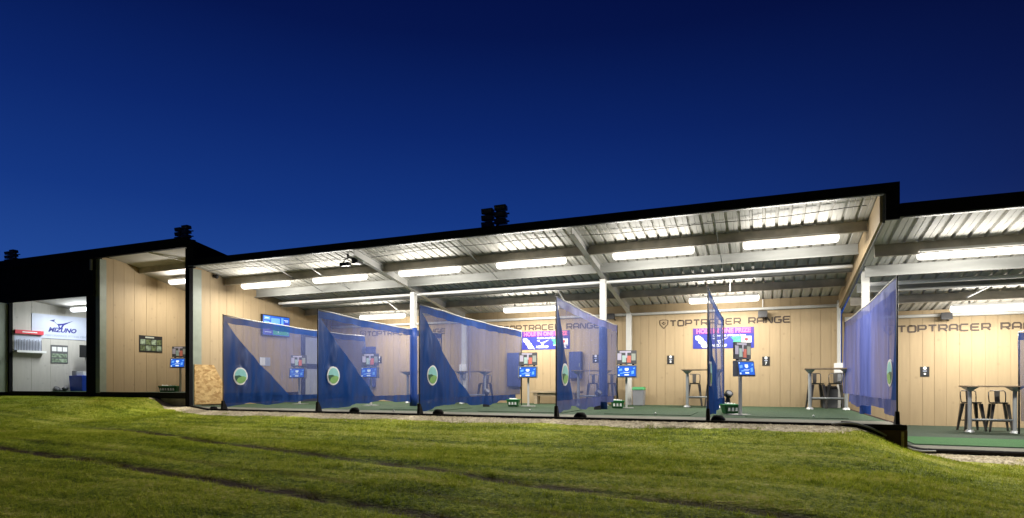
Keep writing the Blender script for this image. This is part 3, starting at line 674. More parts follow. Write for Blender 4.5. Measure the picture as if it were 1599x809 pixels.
front = [(-1.37, 'front lamp nearest the tan side wall'), (1.48, 'front lamp before the first white rafter'), (4.5, 'front lamp just right of the first white rafter'),
         (7.48, 'front lamp just left of the second white rafter'), (10.55, 'front lamp just right of the second white rafter'), (13.48, 'front lamp beside the stepped roof end of the long building')]
for i, (x, lab) in enumerate(front): place(lamp, i == 0, (x, 2.76, 3.725), 0, 'long glowing white ' + lab)
for x, y, z, lab in ((0.4, 6.45, 3.03, 'rear lamp seen left of the first post'), (6.08, 6.45, 3.03, 'rear lamp near the middle of the long building'), (11.92, 6.45, 3.03, 'rear lamp behind the edge-on net'),
                     (16.75, 2.76, 3.235, 'front lamp, the brightest and largest, in the lower building'), (19.7, 2.76, 3.235, 'lamp beyond the right edge of the lower building'), (18.2, 6.45, 2.50, 'rear lamp over the bar table of the lower building'),
                     (-5.35, 3.3, 4.20, 'lamp under the tall bay ceiling left of the black corner post')):
    place(lamp, False, (x, y, z), 0, 'long glowing white ' + lab)
lc = make_lamp('lamp_cool'); lc.location = (-10.4, 3.1, 3.44); lc['label'] = 'cool white lamp in the pale room at the far left'

# ---------------------------------------------------------------- divider nets
def emblem(parent, x, y, z, r):
    def disc(ry, off, pts=28): return [(x + off, y + ry * math.cos(2 * math.pi * k / pts), z + ry * math.sin(2 * math.pi * k / pts)) for k in range(pts)]
    e = MB().prism(disc(r, -0.014), (0.028, 0, 0)).build('emblem', 'white', parent)
    q = r * 0.83
    MB().prism(disc(q, -0.018), (0.036, 0, 0)).build('emblem_sky', 'emblem_sky', e)
    def arc(f0, f1, n=18): return [(q * 0.995 * math.cos(a), q * 0.995 * math.sin(a)) for a in np.linspace(f0, f1, n)]
    hill = arc(math.pi * 1.05, math.pi * 1.94) + [(q * 0.55, q * 0.0), (q * 0.1, q * 0.02), (-q * 0.4, -q * 0.22)]
    MB().prism([(x - 0.021, y + a, z + b) for a, b in hill], (0.042, 0, 0)).build('emblem_hill', 'emblem_hill', e)
    dark = arc(math.pi * 0.98, math.pi * 1.22, 6) + [(-q * 0.45, -q * 0.22), (q * 0.15, -q * 0.02), (-q * 0.25, q * 0.12)]
    MB().prism([(x - 0.024, y + a, z + b) for a, b in dark], (0.048, 0, 0)).build('emblem_trees', 'emblem_dark', e)

def net(x, zf, y1, label, seed, zb=0.0, corner=2.3, top0=2.41, top1=2.29, mm='mesh', hm='hem', sm='skirt'):
    t = thing('divider_net', label, 'net', (x, 0, zf), 0, 'blue divider nets between the bays')
    ph = seed * 1.7
    def top(y): return zf + top0 + (top1 - top0) * y / 6.0 - 0.048 * math.sin(math.pi * min(1, max(0, y / y1))) + 0.010 * math.sin(8.3 * y + ph)
    def flat(y, z): return 1 - math.exp(-(((y - 0.54) ** 2 + (z - zf - 0.84) ** 2) / 0.26 ** 2) ** 3)   # the stiff emblem keeps the sheet flat
    def wave(y, z):
        s = min(1.0, max(0.0, (y - 0.02) / 0.9)) * min(1.0, max(0, (top(y) - z) / 0.25)) * flat(y, z)
        return x + s * (0.030 * math.sin(2.9 * y + 0.8 * z + ph) + 0.016 * math.sin(7.3 * y - 1.1 * z + 2 * ph) + 0.010 * math.sin(15 * y + 2.3 * z + ph))
    def fold(y, z):
        # hanging folds of the doubled corner
        return flat(y, z) * (0.040 * math.sin(9.5 * y - 1.6 * z + ph) + 0.022 * math.sin(19 * y - 3.1 * z + ph * 2) + 0.006 * math.sin(41 * y + 5 * z))
    def sheet(name, m, ylo, yhi, zlo, zhi, ny=60, nz=40, extra=0.0, folds=False):
        vs = []
        for j in range(nz + 1):
            for i in range(ny + 1):
                tz = j / nz; z0 = zlo(0.0); a = i / ny
                zmid = zlo(2.0) + (zhi(2.0) - zlo(2.0)) * tz
                ya, yb = ylo(zmid), yhi(zmid); y = ya + (yb - ya) * a; z = zlo(y) + (zhi(y) - zlo(y)) * tz
                vs.append((wave(y, z) + (fold(y, z) * min(1, (y + 0.02) * 1.6) * (1 - a ** 3 if name == 'solid_corner' else 1) if folds else 0) + extra, y, z))
        n = ny + 1; fs = [(j * n + i, j * n + i + 1, (j + 1) * n + i + 1, (j + 1) * n + i) for j in range(nz) for i in range(ny)]
        return MB().add(vs, fs).build(name, m, t, smooth=True)
    hb = 0.30
    zlow = lambda y: zf + zb + 0.02 + (0.05 * math.sin(1.7 * y + ph) + 0.025 * math.sin(5.1 * y + 2 * ph) + 0.085) * min(1, y); zband = lambda y: zf + zb + hb; zhem = lambda y: top(y) - 0.17
    H = top0 - 0.17 - zb - hb
    def hyp(z): q = min(1, max(0, (z - zf - zb - hb) / H)); return corner * (1 - q) ** 1.08 * (1 + 0.02 * math.sin(17 * q + 3 * ph) * q) + 0.03
    sheet('solid_corner', 'solid', lambda z: 0.0, hyp, zband, zhem, 46, 44, 0, True)
    sheet('mesh_panel', mm, hyp, lambda z: y1, zband, zhem, 80, 30)
    sheet('skirt', sm, lambda z: 0.0, lambda z: y1 - 0.6, zlow, zband, 90, 8, 0, True)
    sheet('top_hem', hm, lambda z: 0.0, lambda z: y1, zhem, top, 60, 4)
    mb = MB(); mb.tube([(x, y, top(y) + 0.012) for y in np.linspace(-0.02, y1, 12)], 0.013, 8); mb.build('top_rail', 'steel', t, smooth=True)
    mb = MB(); mb.cyl((x, -0.02, zf - 0.06), (x, -0.02, top(0) + 0.03), 0.014, 0.014, 10); mb.build('front_pole', 'plastic', t, smooth=True)
    mb = MB(); mb.cyl((x, y1 + 0.01, zf - 0.04), (x, y1 + 0.01, top(y1) + 0.02), 0.018, 0.018, 10); mb.build('rear_pole', 'plastic', t, smooth=True)
    mb = MB(); mb.hexa([(x - 0.035, -0.07, zf - 0.08), (x + 0.035, -0.07, zf - 0.08), (x + 0.035, 0.13, zf - 0.08), (x - 0.035, 0.13, zf - 0.08)],
                       [(x - 0.028, -0.05, zf + 0.20), (x + 0.028, -0.05, zf + 0.20), (x + 0.028, 0.0, zf + 0.20), (x - 0.028, 0.0, zf + 0.20)]); mb.build('foot', 'rubber', t)
    emblem(t, x, 0.54, zf + 0.84, 0.235)
    return t
net(-0.03, 0.0, 6.0, 'blue net nearest the oriented-strand panel, first from the left', 1)
net(3.06, 0.0, 6.0, 'blue net ending at the first padded post, second from the left', 2)
net(5.89, 0.0, 6.1, 'blue net just right of the first padded post, third from the left', 3, corner=2.5)
net(9.09, 0.0, 5.5, 'blue net running back to the second padded post', 4, corner=1.2, hm='hem_lit', sm='skirt_lit')
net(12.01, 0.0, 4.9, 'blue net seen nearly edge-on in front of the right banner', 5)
net(14.97, 0.0, 6.6, 'paler blue net at the step down to the lower building', 6, zb=0.08, corner=0.35, mm='mesh_dense', hm='hem_lit', sm='skirt_lit')
net(18.33, FR, 5.5, 'blue net cut off by the right edge of the picture', 7)

# bright tee mats let into the floor
def tee(x0, x1, y0, y1, z, m, label):
    o = MB().box(x0, x1, y0, y1, z, z + 0.012).build('tee_mat', m, None, origin=((x0 + x1) / 2, (y0 + y1) / 2, z)); tag(o, label, 'mat', 'green tee mats on the bay floors')
for bx_, by_, bz_, lab in ((10.75, 1.9, -0.033, 'on the tee mat right of the green-lidded bin'), (7.6, 2.4, -0.033, 'on the tee mat in front of the bench'), (13.9, 2.2, -0.033, 'on the tee mat by the building step'), (4.6, 0.9, -0.040, 'on the grey edge matting before the third net')):
    o = MB().ball((bx_, by_, bz_ + 0.0215), 0.0215, 12).build('golf_ball', 'ball', None, origin=(bx_, by_, bz_), smooth=True); tag(o, 'white golf ball lying ' + lab, 'golf ball', 'loose golf balls')
for x0, x1, lab in ((3.5, 5.4, 'between the second and third nets'), (6.4, 8.6, 'in front of the timber bench'), (9.6, 11.5, 'between the green-lidded bin and the edge-on net'), (12.6, 14.5, 'between the edge-on net and the building step')):
    tee(x0, x1, 1.9, 3.6, -0.048, 'turf', 'green tee mat ' + lab)
tee(15.6, 18.1, 1.9, 3.7, FR + 0.001, 'turf_bright', 'bright green tee mat in the lower building')

# dark weights lying at the net feet
def weight(x, y, z, label):
    mb = MB(); n = 12
    vs = []
    for i, (r, h) in enumerate(((0.0, 0.12), (0.06, 0.115), (0.10, 0.05), (0.10, 0.0))):
        for k in range(n): a = 2 * math.pi * k / n; q = 1 + 0.12 * math.sin(3 * a + i); vs.append((x + 1.25 * r * q * math.cos(a), y + r * q * math.sin(a), z + h))
    fs = [(i * n + k, i * n + (k + 1) % n, (i + 1) * n + (k + 1) % n, (i + 1) * n + k) for i in range(3) for k in range(n)] + [tuple(range(3 * n, 4 * n))]
    o = mb.add(vs, fs).build('weight_bag', 'rubber', None, origin=(x, y, z), smooth=True); return tag(o, label, 'weight bag', 'dark weight bags at the net feet')
weight(6.22, 0.25, -0.045, 'dark weight bag by the foot of the third net from the left'); weight(9.55, 0.12, -0.045, 'dark weight bag by the foot of the net at the second padded post')
weight(12.17, 0.10, -0.045, 'dark weight bag by the foot of the edge-on net'); weight(3.9, 0.3, -0.045, 'dark weight bag by the foot of the second net from the left')
weight(-0.9, 0.45, -0.10, 'dark weight bag beside the oriented-strand panel')

# OSB guard panel at the left end
pp = MB().prism([(-2.965, 1.53, 0.0), (-2.965, 2.60, 0.0), (-2.965, 2.60, 0.62), (-2.965, 2.22, 1.22), (-2.965, 1.53, 1.22)], (0.018, 0, 0)).build('guard_panel', 'osb')
tag(pp, 'oriented-strand board with a cut corner beside the black corner post', 'board')

# ---------------------------------------------------------------- floor things
def make_kiosk():
    t = thing('ball_kiosk', '', 'kiosk', group='touch screen kiosks in the bays')
    MB().box(-0.20, 0.20, -0.02, 0.36, 0.0, 0.014).build('base_plate', 'galv', t)
    MB().box(-0.028, 0.028, 0.10, 0.15, 0.014, 1.58).build('pole', 'steel', t)
    h = MB().hexa([(-0.285, -0.06, 0.85), (0.285, -0.06, 0.85), (0.285, 0.095, 0.85), (-0.285, 0.095, 0.85)], [(-0.285, -0.01, 1.20), (0.285, -0.01, 1.20), (0.285, 0.095, 1.20), (-0.285, 0.095, 1.20)]).build('screen_housing', 'greyplastic', t, bevel=0.01)
    def S(a, b, off):   # point on the tilted face: a across, b up (0..1), off in front of it
        z = 0.85 + 0.35 * b; return (a, -0.06 + 0.05 * b - off, z)
    def quad(a0, a1, b0, b1, off, d=0.003): return MB().prism([S(a0, b0, off), S(a1, b0, off), S(a1, b1, off), S(a0, b1, off)], (0, -d, 0))
    bz = quad(-0.262, 0.262, 0.06, 0.94, 0.002).build('bezel', 'plastic', h)
    s = quad(-0.245, 0.245, 0.11, 0.90, 0.006).build('screen', 'screen', t)
    for a, b, w, hh in ((-0.17, 0.62, 0.09, 0.22), (0.16, 0.42, 0.07, 0.3), (-0.12, 0.36, 0.12, 0.12), (0.20, 0.74, 0.05, 0.14)):
        MB().prism([S(a - w / 2, b - hh / 2, 0.0095), S(a + w / 2, b - hh / 2 + 0.05, 0.0095), S(a + w / 2, b + hh / 2, 0.0095), S(a - w / 2, b + hh / 2 - 0.05, 0.0095)], (0, -0.001, 0)).build('screen_panel', 'screen_light', s)
    mb = MB()
    mb.prism([S(-0.05, 0.76, 0.0115), S(-0.055, 0.62, 0.0115), S(-0.02, 0.53, 0.0115), S(0.02, 0.53, 0.0115), S(0.055, 0.62, 0.0115), S(0.05, 0.76, 0.0115)], (0, -0.001, 0))
    mb.prism([S(-0.10, 0.46, 0.0115), S(-0.05, 0.39, 0.0115), S(0.05, 0.39, 0.0115), S(0.10, 0.46, 0.0115), S(0.05, 0.425, 0.0115), S(-0.05, 0.425, 0.0115)], (0, -0.001, 0))
    mb.prism([S(-0.06, 0.18, 0.0115), S(0.06, 0.18, 0.0115), S(0.06, 0.28, 0.0115), S(-0.06, 0.28, 0.0115)], (0, -0.001, 0))
    mb.prism([S(-0.235, 0.14, 0.0115), S(-0.19, 0.14, 0.0115), S(-0.19, 0.24, 0.0115), S(-0.235, 0.24, 0.0115)], (0, -0.001, 0))
    mb.prism([S(-0.235, 0.80, 0.0115), S(-0.205, 0.80, 0.0115), S(-0.205, 0.88, 0.0115), S(-0.235, 0.88, 0.0115)], (0, -0.001, 0))
    mb.build('screen_symbols', 'screen_white', s)
    b = MB().box(-0.275, 0.275, 0.06, 0.095, 1.23, 1.61).build('info_board', 'darkgrey', t, bevel=0.008)
    mb = MB().box(-0.19, 0.12, 0.054, 0.059, 1.545, 1.59); mb.build('header_strip', 'lilac', b)
    for x, z, m in ((-0.195, 1.34, 'lilac'), (-0.065, 1.28, 'mint'), (0.065, 1.27, 'coral'), (0.19, 1.33, 'sage')):
        c = MB().box(x - 0.055, x + 0.055, 0.054, 0.059, z, z + 0.19).build('card', m, b)
    MB().box(-0.03, 0.02, 0.050, 0.0535, 1.40, 1.56).build('card', 'lilac', b)
    for x in (-0.16, 0.18): MB().box(x - 0.03, x + 0.03, 0.06, 0.09, 1.20, 1.23).build('clip', 'rubber', b)
    return t
kiosk = make_kiosk()
FZ = -0.046
for i, (x, y, z, r, lab) in enumerate(((-1.13, 3.9, FZ, 14, 'kiosk behind the first net, beneath the wall television'), (1.74, 3.85, FZ, 14, 'kiosk behind the second net, beside the dark wall cabinet'),
        (6.50, 5.1, FZ, 14, 'kiosk in front of the left banner'), (9.47, 5.0, FZ, 14, 'kiosk beside the green-lidded bin'), (12.58, 2.6, FZ, 52, 'kiosk turned sideways below the right banner'),
        (-6.02, 3.4, FL, 18, 'kiosk in the tall bay, half hidden by the black corner post'))):
    place(kiosk, i == 0, (x, y, z), R(r), 'blue touch screen ' + lab)

def make_basket():
    t = thing('ball_basket', '', 'basket', group='green ball baskets')
    def ring(w, d, z): return [(-w, -d, z), (w, -d, z), (w, d, z), (-w, d, z)]
    MB().hexa(ring(0.14, 0.10, 0), ring(0.185, 0.135, 0.20)).build('tub', 'basket', t, bevel=0.012)
    MB().hexa(ring(0.192, 0.142, 0.19), ring(0.197, 0.147, 0.215)).build('rim', 'greenlid', t, bevel=0.004)
    mb = MB()
    for x in (-0.09, 0.0, 0.09): mb.prism([(x - 0.03, -0.135, 0.06), (x + 0.03, -0.135, 0.06), (x + 0.022, -0.143, 0.14), (x - 0.022, -0.143, 0.14)], (0, -0.006, 0))
    mb.build('label_print', 'ball', t)
    mb = MB()
    for k in range(14): mb.ball((random.uniform(-.13, .13), random.uniform(-.08, .08), 0.225 + random.uniform(-0.006, .012)), 0.021, 8)
    mb.build('golf_ball_fill', 'ball', t, smooth=True)
    return t
basket = make_basket()
for i, (x, y, z, r, lab) in enumerate(((6.10, 4.95, FZ, 10, 'left of the kiosk before the left banner'), (9.22, 5.0, FZ, 10, 'at the foot of the kiosk near the green-lidded bin'), (12.24, 3.25, FZ, 30, 'behind the edge-on net'),
        (-6.66, 3.4, FL, 20, 'in the tall bay, the left one of two'), (-6.27, 3.4, FL, 20, 'in the tall bay, the right one of two beside the kiosk pole'))):
    place(basket, i == 0, (x, y, z), R(r), 'green ball basket ' + lab)

def make_stand():
    t = thing('floor_stand', '', 'stand', group='black floor stands beside the nets')
    MB().hexa([(-0.10, -0.09, 0), (0.10, -0.09, 0), (0.10, 0.09, 0), (-0.10, 0.09, 0)], [(-0.035, -0.03, 0.36), (0.035, -0.03, 0.36), (0.035, 0.03, 0.36), (-0.035, 0.03, 0.36)]).build('column', 'plastic', t, bevel=0.008)
    h = MB().cyl((-0.01, 0.02, 0.40), (0.045, -0.035, 0.47), 0.085, 0.095, 16).build('head', 'plastic', t)
    MB().cyl((0.046, -0.036, 0.471), (0.050, -0.040, 0.476), 0.062, 0.062, 16).build('lens_face', 'greyplastic', h)
    return t
stand = make_stand()
for i, (x, y, r, lab) in enumerate(((5.37, 4.6, 20, 'showing at the lower edge of the third net'), (8.88, 4.1, 15, 'in front of the second padded post'), (12.17, 3.75, -10, 'behind the edge-on net'))):
    place(stand, i == 0, (x, y, FZ), R(r), 'black floor stand with tilted round head ' + lab)

def make_table():
    t = thing('bar_table', '', 'table', group='tall bar tables against the back wall')
    MB().box(-0.57, 0.57, -0.30, 0.30, 1.065, 1.10).build('tabletop', 'tabletop', t, bevel=0.006)
    for s in (-1, 1):
        mb = MB(); x = s * 0.43
        mb.cyl((x, 0, 0.03), (x, 0, 1.03), 0.042, 0.042, 12); mb.cyl((x, 0, 0), (x, 0, 0.05), 0.10, 0.075, 14)
        mb.hexa([(x - 0.04, -0.04, 0.97), (x + 0.04, -0.04, 0.97), (x + 0.04, 0.04, 0.97), (x - 0.04, 0.04, 0.97)], [(x - 0.12, -0.22, 1.064), (x + 0.12, -0.22, 1.064), (x + 0.12, 0.22, 1.064), (x - 0.12, 0.22, 1.064)])
        mb.build('leg', 'tableleg', t)
    MB().cyl((-0.39, 0, 0.30), (0.39, 0, 0.30), 0.022, 0.022, 10).build('crossbar', 'tableleg', t, smooth=True)
    return t
table = make_table()
tabs = [(1.90, 6.45, FZ, 'behind the second net from the left'), (4.0, 6.5, FZ, 'behind the third net from the left'), (8.05, 6.6, FZ, 'behind the net at the second padded post'), (11.35, 6.55, FZ, 'partly hidden by the edge-on net'),
        (14.55, 6.45, FZ, 'beside the padded post at the building step'), (17.90, 5.75, FR, 'in the lower building at the right')]
for i, (x, y, z, lab) in enumerate(tabs): place(table, i == 0, (x, y, z), 0, 'tall bar table on grey legs ' + lab)

def make_stool():
    t = thing('bar_stool', '', 'stool', group='gunmetal bar stools at the tall tables')
    sz = 0.70
    MB().hexa([(-0.155, -0.155, sz - 0.035), (0.155, -0.155, sz - 0.035), (0.155, 0.155, sz - 0.035), (-0.155, 0.155, sz - 0.035)], [(-0.165, -0.165, sz), (0.165, -0.165, sz), (0.165, 0.165, sz), (-0.165, 0.165, sz)]).build('seat', 'gun', t, bevel=0.012)
    for sx in (-1, 1):
        for sy in (-1, 1):
            a = Vector((sx * 0.135, sy * 0.135, sz - 0.04)); b = Vector((sx * 0.215, sy * 0.215, 0))
            mb = MB(); w0, w1 = 0.036, 0.018
            mb.hexa([(b.x - w1, b.y - w1, 0), (b.x + w1, b.y - w1, 0), (b.x + w1, b.y + w1, 0), (b.x - w1, b.y + w1, 0)], [(a.x - w0, a.y - w0, a.z), (a.x + w0, a.y - w0, a.z), (a.x + w0, a.y + w0, a.z), (a.x - w0, a.y + w0, a.z)])
            mb.build('leg', 'gun', t)
    mb = MB(); q = 0.185
    for a, b in (((-q, -q), (q, -q)), ((q, -q), (q, q)), ((q, q), (-q, q)), ((-q, q), (-q, -q))): mb.beam((*a, 0.25), (*b, 0.25), 0.012, 0.022)
    mb.build('footrest', 'gun', t)
    mb = MB(); mb.tube([(-0.155, 0.15, sz - 0.01), (-0.165, 0.17, sz + 0.14), (-0.16, 0.18, sz + 0.24), (-0.13, 0.185, sz + 0.27), (0.13, 0.185, sz + 0.27), (0.16, 0.18, sz + 0.24), (0.165, 0.17, sz + 0.14), (0.155, 0.15, sz - 0.01)], 0.012, 8)
    bk = mb.build('back_frame', 'gun', t, smooth=True)
    MB().hexa([(-0.05, 0.150, sz), (0.05, 0.150, sz), (0.05, 0.158, sz), (-0.05, 0.158, sz)], [(-0.055, 0.176, sz + 0.262), (0.055, 0.176, sz + 0.262), (0.055, 0.184, sz + 0.262), (-0.055, 0.184, sz + 0.262)]).build('back_splat', 'gun', t)
    return t
stool = make_stool(); k = 0
for (x, y, z, lab), dxs in zip(tabs, ((0.3,), (0.1,), (-0.15, 0.4), (-0.30, 0.25), (-0.22, 0.24), (-0.27, 0.27))):
    for dx in dxs:
        side = '' if len(dxs) == 1 else ('left ' if dx < 0 else 'right ')
        place(stool, k == 0, (x + dx, y + 0.72 - (0.25 if z < -0.2 else 0), z), R((7, -5, 12, -9)[k % 4]), side + 'metal stool at the bar table ' + lab); k += 1

t = thing('waste_bin', 'grey bin with a green lid against the tan wall', 'bin', (9.37, 7.35, FZ))
MB().hexa([(9.21, 7.20, FZ), (9.53, 7.20, FZ), (9.53, 7.5, FZ), (9.21, 7.5, FZ)], [(9.19, 7.18, 0.44), (9.55, 7.18, 0.44), (9.55, 7.52, 0.44), (9.19, 7.52, 0.44)]).build('bin_body', 'greyplastic', t, bevel=0.012)
MB().hexa([(9.175, 7.165, 0.44), (9.565, 7.165, 0.44), (9.565, 7.535, 0.44), (9.175, 7.535, 0.44)], [(9.20, 7.20, 0.53), (9.54, 7.20, 0.53), (9.54, 7.5, 0.53), (9.20, 7.5, 0.53)]).build('lid', 'greenlid', t, bevel=0.012)
t = thing('waste_bin', 'dark grey bin behind the stools at the building step', 'bin', (14.73, 7.5, FZ))
MB().hexa([(14.50, 7.40, FZ), (14.88, 7.40, FZ), (14.88, 7.64, FZ), (14.50, 7.64, FZ)], [(14.47, 7.38, 0.5), (14.89, 7.38, 0.5), (14.89, 7.64, 0.5), (14.47, 7.64, 0.5)]).build('bin_body', 'darkgrey', t, bevel=0.012)
MB().hexa([(14.46, 7.37, 0.5), (14.89, 7.37, 0.5), (14.89, 7.64, 0.5), (14.46, 7.64, 0.5)], [(14.52, 7.42, 0.57), (14.86, 7.42, 0.57), (14.86, 7.62, 0.57), (14.52, 7.62, 0.57)]).build('lid', 'plastic', t, bevel=0.012)

t = thing('bench', 'weathered timber bench against the back wall below the left banner', 'bench', (6.6, 7.4, FZ))
MB().box(5.72, 7.5, 7.22, 7.58, 0.32, 0.385).build('seat', 'wood', t, bevel=0.006)
MB().box(5.85, 7.37, 7.30, 7.50, 0.22, 0.318).build('apron', 'wood', t)
for x in (5.95, 7.25): MB().box(x - 0.05, x + 0.05, 7.25, 7.55, FZ, 0.318).build('leg', 'wood', t)

# ---------------------------------------------------------------- things on the back wall
NY = (0, -1, 0)
GL = {  # wide squared capitals as strokes in a unit cell
 'T': [((0, 1), (1, 1)), ((0.5, 0.92), (0.5, 0))],
 'O': [((0.14, 1), (0.86, 1), (1, 0.84), (1, 0.16), (0.86, 0), (0.14, 0), (0, 0.16), (0, 0.84), (0.14, 1), (0.5, 1))],
 'P': [((0, 0), (0, 1), (0.86, 1), (1, 0.84), (1, 0.54), (0.86, 0.40), (0.10, 0.40))],
 'R': [((0, 0), (0, 1), (0.86, 1), (1, 0.84), (1, 0.54), (0.86, 0.40), (0.10, 0.40)), ((0.62, 0.34), (1, 0))],
 'A': [((0, 0), (0, 0.78), (0.18, 1), (0.82, 1), (1, 0.78), (1, 0)), ((0.10, 0.36), (0.90, 0.36))],
 'C': [((1, 1), (0.14, 1), (0, 0.84), (0, 0.16), (0.14, 0), (1, 0))],
 'E': [((1, 1), (0.14, 1), (0, 0.84), (0, 0.16), (0.14, 0), (1, 0)), ((0.10, 0.5), (0.92, 0.5))],
 'N': [((0, 0), (0, 0.86), (0.12, 1), (0.24, 0.94), (0.76, 0.06), (0.88, 0), (1, 0.14), (1, 1))],
 'G': [((1, 1), (0.14, 1), (0, 0.84), (0, 0.16), (0.14, 0), (0.86, 0), (1, 0.14), (1, 0.46), (0.55, 0.46))],
}
def ribbon(mb, pts, w, P, y, d):
    """mitred ribbon along 2D points, extruded towards the viewer"""
    n = len(pts); pts = [Vector(p) for p in pts]; Lf = []; Rt = []
    for i in range(n):
        a = (pts[i] - pts[i - 1]).normalized() if i else (pts[1] - pts[0]).normalized(); b = (pts[i + 1] - pts[i]).normalized() if i < n - 1 else a
        na = Vector((-a.y, a.x)); nb = Vector((-b.y, b.x)); m = (na + nb).normalized(); k = w / 2 / max(0.5, m.dot(na))
        Lf.append(pts[i] + m * k); Rt.append(pts[i] - m * k)
    vs = []
    for yy in (y, y - d):
        for p in Lf: vs.append(P(p, yy))
        for p in Rt: vs.append(P(p, yy))
    o = 2 * n; fs = []
    for i in range(n - 1):
        fs += [(i, i + 1, n + i + 1, n + i), (o + i, o + n + i, o + n + i + 1, o + i + 1), (i, o + i, o + i + 1, i + 1), (n + i, n + i + 1, o + n + i + 1, o + n + i)]
    fs += [(0, n, o + n, o), (n - 1, o + n - 1, o + 2 * n - 1, 2 * n - 1)]
    mb.add(vs, fs)
def lettering(x0, x1, zc, h, label, logo=True):
    t = thing('wall_lettering', label, 'lettering', (x0, WY, zc), 0, 'dark lettering along the tan back walls')
    txt = 'TOPTRACER RANGE'; cell = (x1 - x0) / (len(txt) - 0.4); lw = cell * 0.74; st = 0.040
    x = x0
    for ch in txt:
        if ch == ' ': x += cell * 0.75; continue
        mb = MB()
        for q, sk in enumerate(GL[ch]):
            ribbon(mb, [(x + a * lw, zc - h / 2 + b * h) for a, b in sk], st, lambda p, yy: (p[0], yy, p[1]), WY - 0.002 + 0.001 * q, 0.012)
        mb.build('letter', 'letter', t); x += cell * 1.01
    if logo:
        mb = MB(); a = x0 - 0.20
        for pl, w in ((((-0.13, 0.10), (-0.12, -0.02), (0, -0.15), (0.12, -0.02), (0.13, 0.10), (0.06, 0.12), (-0.06, 0.12), (-0.13, 0.10), (-0.12, -0.02)), 0.020), (((-0.06, 0.03), (0, -0.03), (0.06, 0.03)), 0.018)):
            ribbon(mb, [(a + p, zc + q) for p, q in pl], w, lambda p, yy: (p[0], yy, p[1]), WY - 0.002, 0.012)
        mb.ball((a, WY - 0.014, zc + 0.045), 0.022, 8)
        mb.build('shield_symbol', 'letter', t)
    return t
lettering(10.26, 13.68, 2.53, 0.165, 'dark wall lettering above the right banner, reading TOPTRACER RANGE')
lettering(4.55, 7.97, 2.56, 0.165, 'dark wall lettering above the left banner, reading TOPTRACER RANGE')
lettering(-1.25, 2.17, 2.56, 0.165, 'dark wall lettering behind the second net, reading TOPTRACER RANGE')
lettering(16.40, 19.82, 2.14, 0.165, 'dark wall lettering in the lower building, reading TOPTRACER RANGE')

def iron(mb, x, z, y, s):
    pts = [(-0.5, 0.16), (-0.38, 0.36), (0.05, 0.36), (0.30, 0.22), (0.44, 0.02), (0.62, -0.55), (0.72, -0.52), (0.52, 0.05), (0.47, -0.12), (0.30, -0.30), (-0.15, -0.36), (-0.42, -0.20)]
    mb.prism([(x + a * s, y, z + b * s) for a, b in pts[:5] + pts[8:]], (0, -0.004, 0)); mb.prism([(x + a * s, y, z + b * s) for a, b in ((0.44, 0.02), (0.62, -0.42), (0.74, -0.38), (0.54, 0.06))], (0, -0.004, 0))
def banner(x0, z0, label):
    t = thing('wall_banner', label, 'banner', (x0, WY, z0), 0, 'blue prize banners on the back wall'); w, h = 1.76, 0.63; y = WY - 0.002
    b = MB().box(x0, x0 + w, y - 0.008, y, z0, z0 + h).build('banner_sheet', 'navy', t)
    MB().box(x0 + 0.004, x0 + w - 0.004, y - 0.012, y - 0.0085, z0 + 0.435, z0 + h - 0.006).build('heading_band', 'purple', t)
    text_part('heading', 'HOLE IN ONE PRIZE', 0.185, 'pink', t, (x0 + w / 2, y - 0.016, z0 + 0.532), (1, 0, 0), (0, 0, 1), sx=0.94, thick=0.009, spacing=1.0)
    text_part('subheading', 'Custom set of Mizuno irons', 0.085, 'white', t, (x0 + w * 0.60, y - 0.012, z0 + 0.392), (1, 0, 0), (0, 0, 1), sx=0.98, thick=0.002)
    mb = MB()
    for i, (a, c) in enumerate(((0.17, 0.325), (0.26, 0.215), (0.34, 0.10))): iron(mb, x0 + a, z0 + c, y - 0.0085 - 0.003 * i, 0.215)
    mb.build('club_picture', 'club', t)
    bird('bird_emblem', 'white', t, (x0 + 0.80, y - 0.009, z0 + 0.255), (1, 0, 0), (0, 0, 1), 0.46, (0, -0.004, 0))
    text_part('wordmark', 'MIZUNO', 0.105, 'white', t, (x0 + 0.76, y - 0.012, z0 + 0.085), (1, 0, 0), (0, 0, 1), sx=1.05, thick=0.006, shear=0.35)
    MB().prism(plane_pts((x0, y - 0.009, z0), (1, 0, 0), (0, 0, 1), [(1.10, 0.34), (1.40, 0.35), (1.40, 0.17), (1.16, 0.16), (1.19, 0.24)]), (0, -0.003, 0)).build('golf_picture', 'picgreen', t)
    f = MB().box(x0 + 1.405, x0 + 1.69, y - 0.012, y - 0.009, z0 + 0.165, z0 + 0.355).build('flag', 'white', t)
    MB().cyl((x0 + 1.545, y - 0.0125, z0 + 0.26), (x0 + 1.545, y - 0.015, z0 + 0.26), 0.052, 0.052, 20).build('flag_disc', 'red', f)
    mb = MB()
    for k, (a, bb, zz) in enumerate(((1.18, 1.70, 0.125), (1.26, 1.66, 0.08), (1.40, 1.68, 0.035))):
        q = a
        while q < bb - 0.03: e = min(bb, q + random.uniform(0.05, 0.12)); mb.box(x0 + q, x0 + e, y - 0.0115, y - 0.0085, z0 + zz, z0 + zz + 0.026); q = e + 0.018
    mb.build('small_print', 'white', t)
banner(10.95, 1.715, 'blue and purple prize banner partly hidden by the edge-on net'); banner(5.20, 1.80, 'blue and purple prize banner above the timber bench')

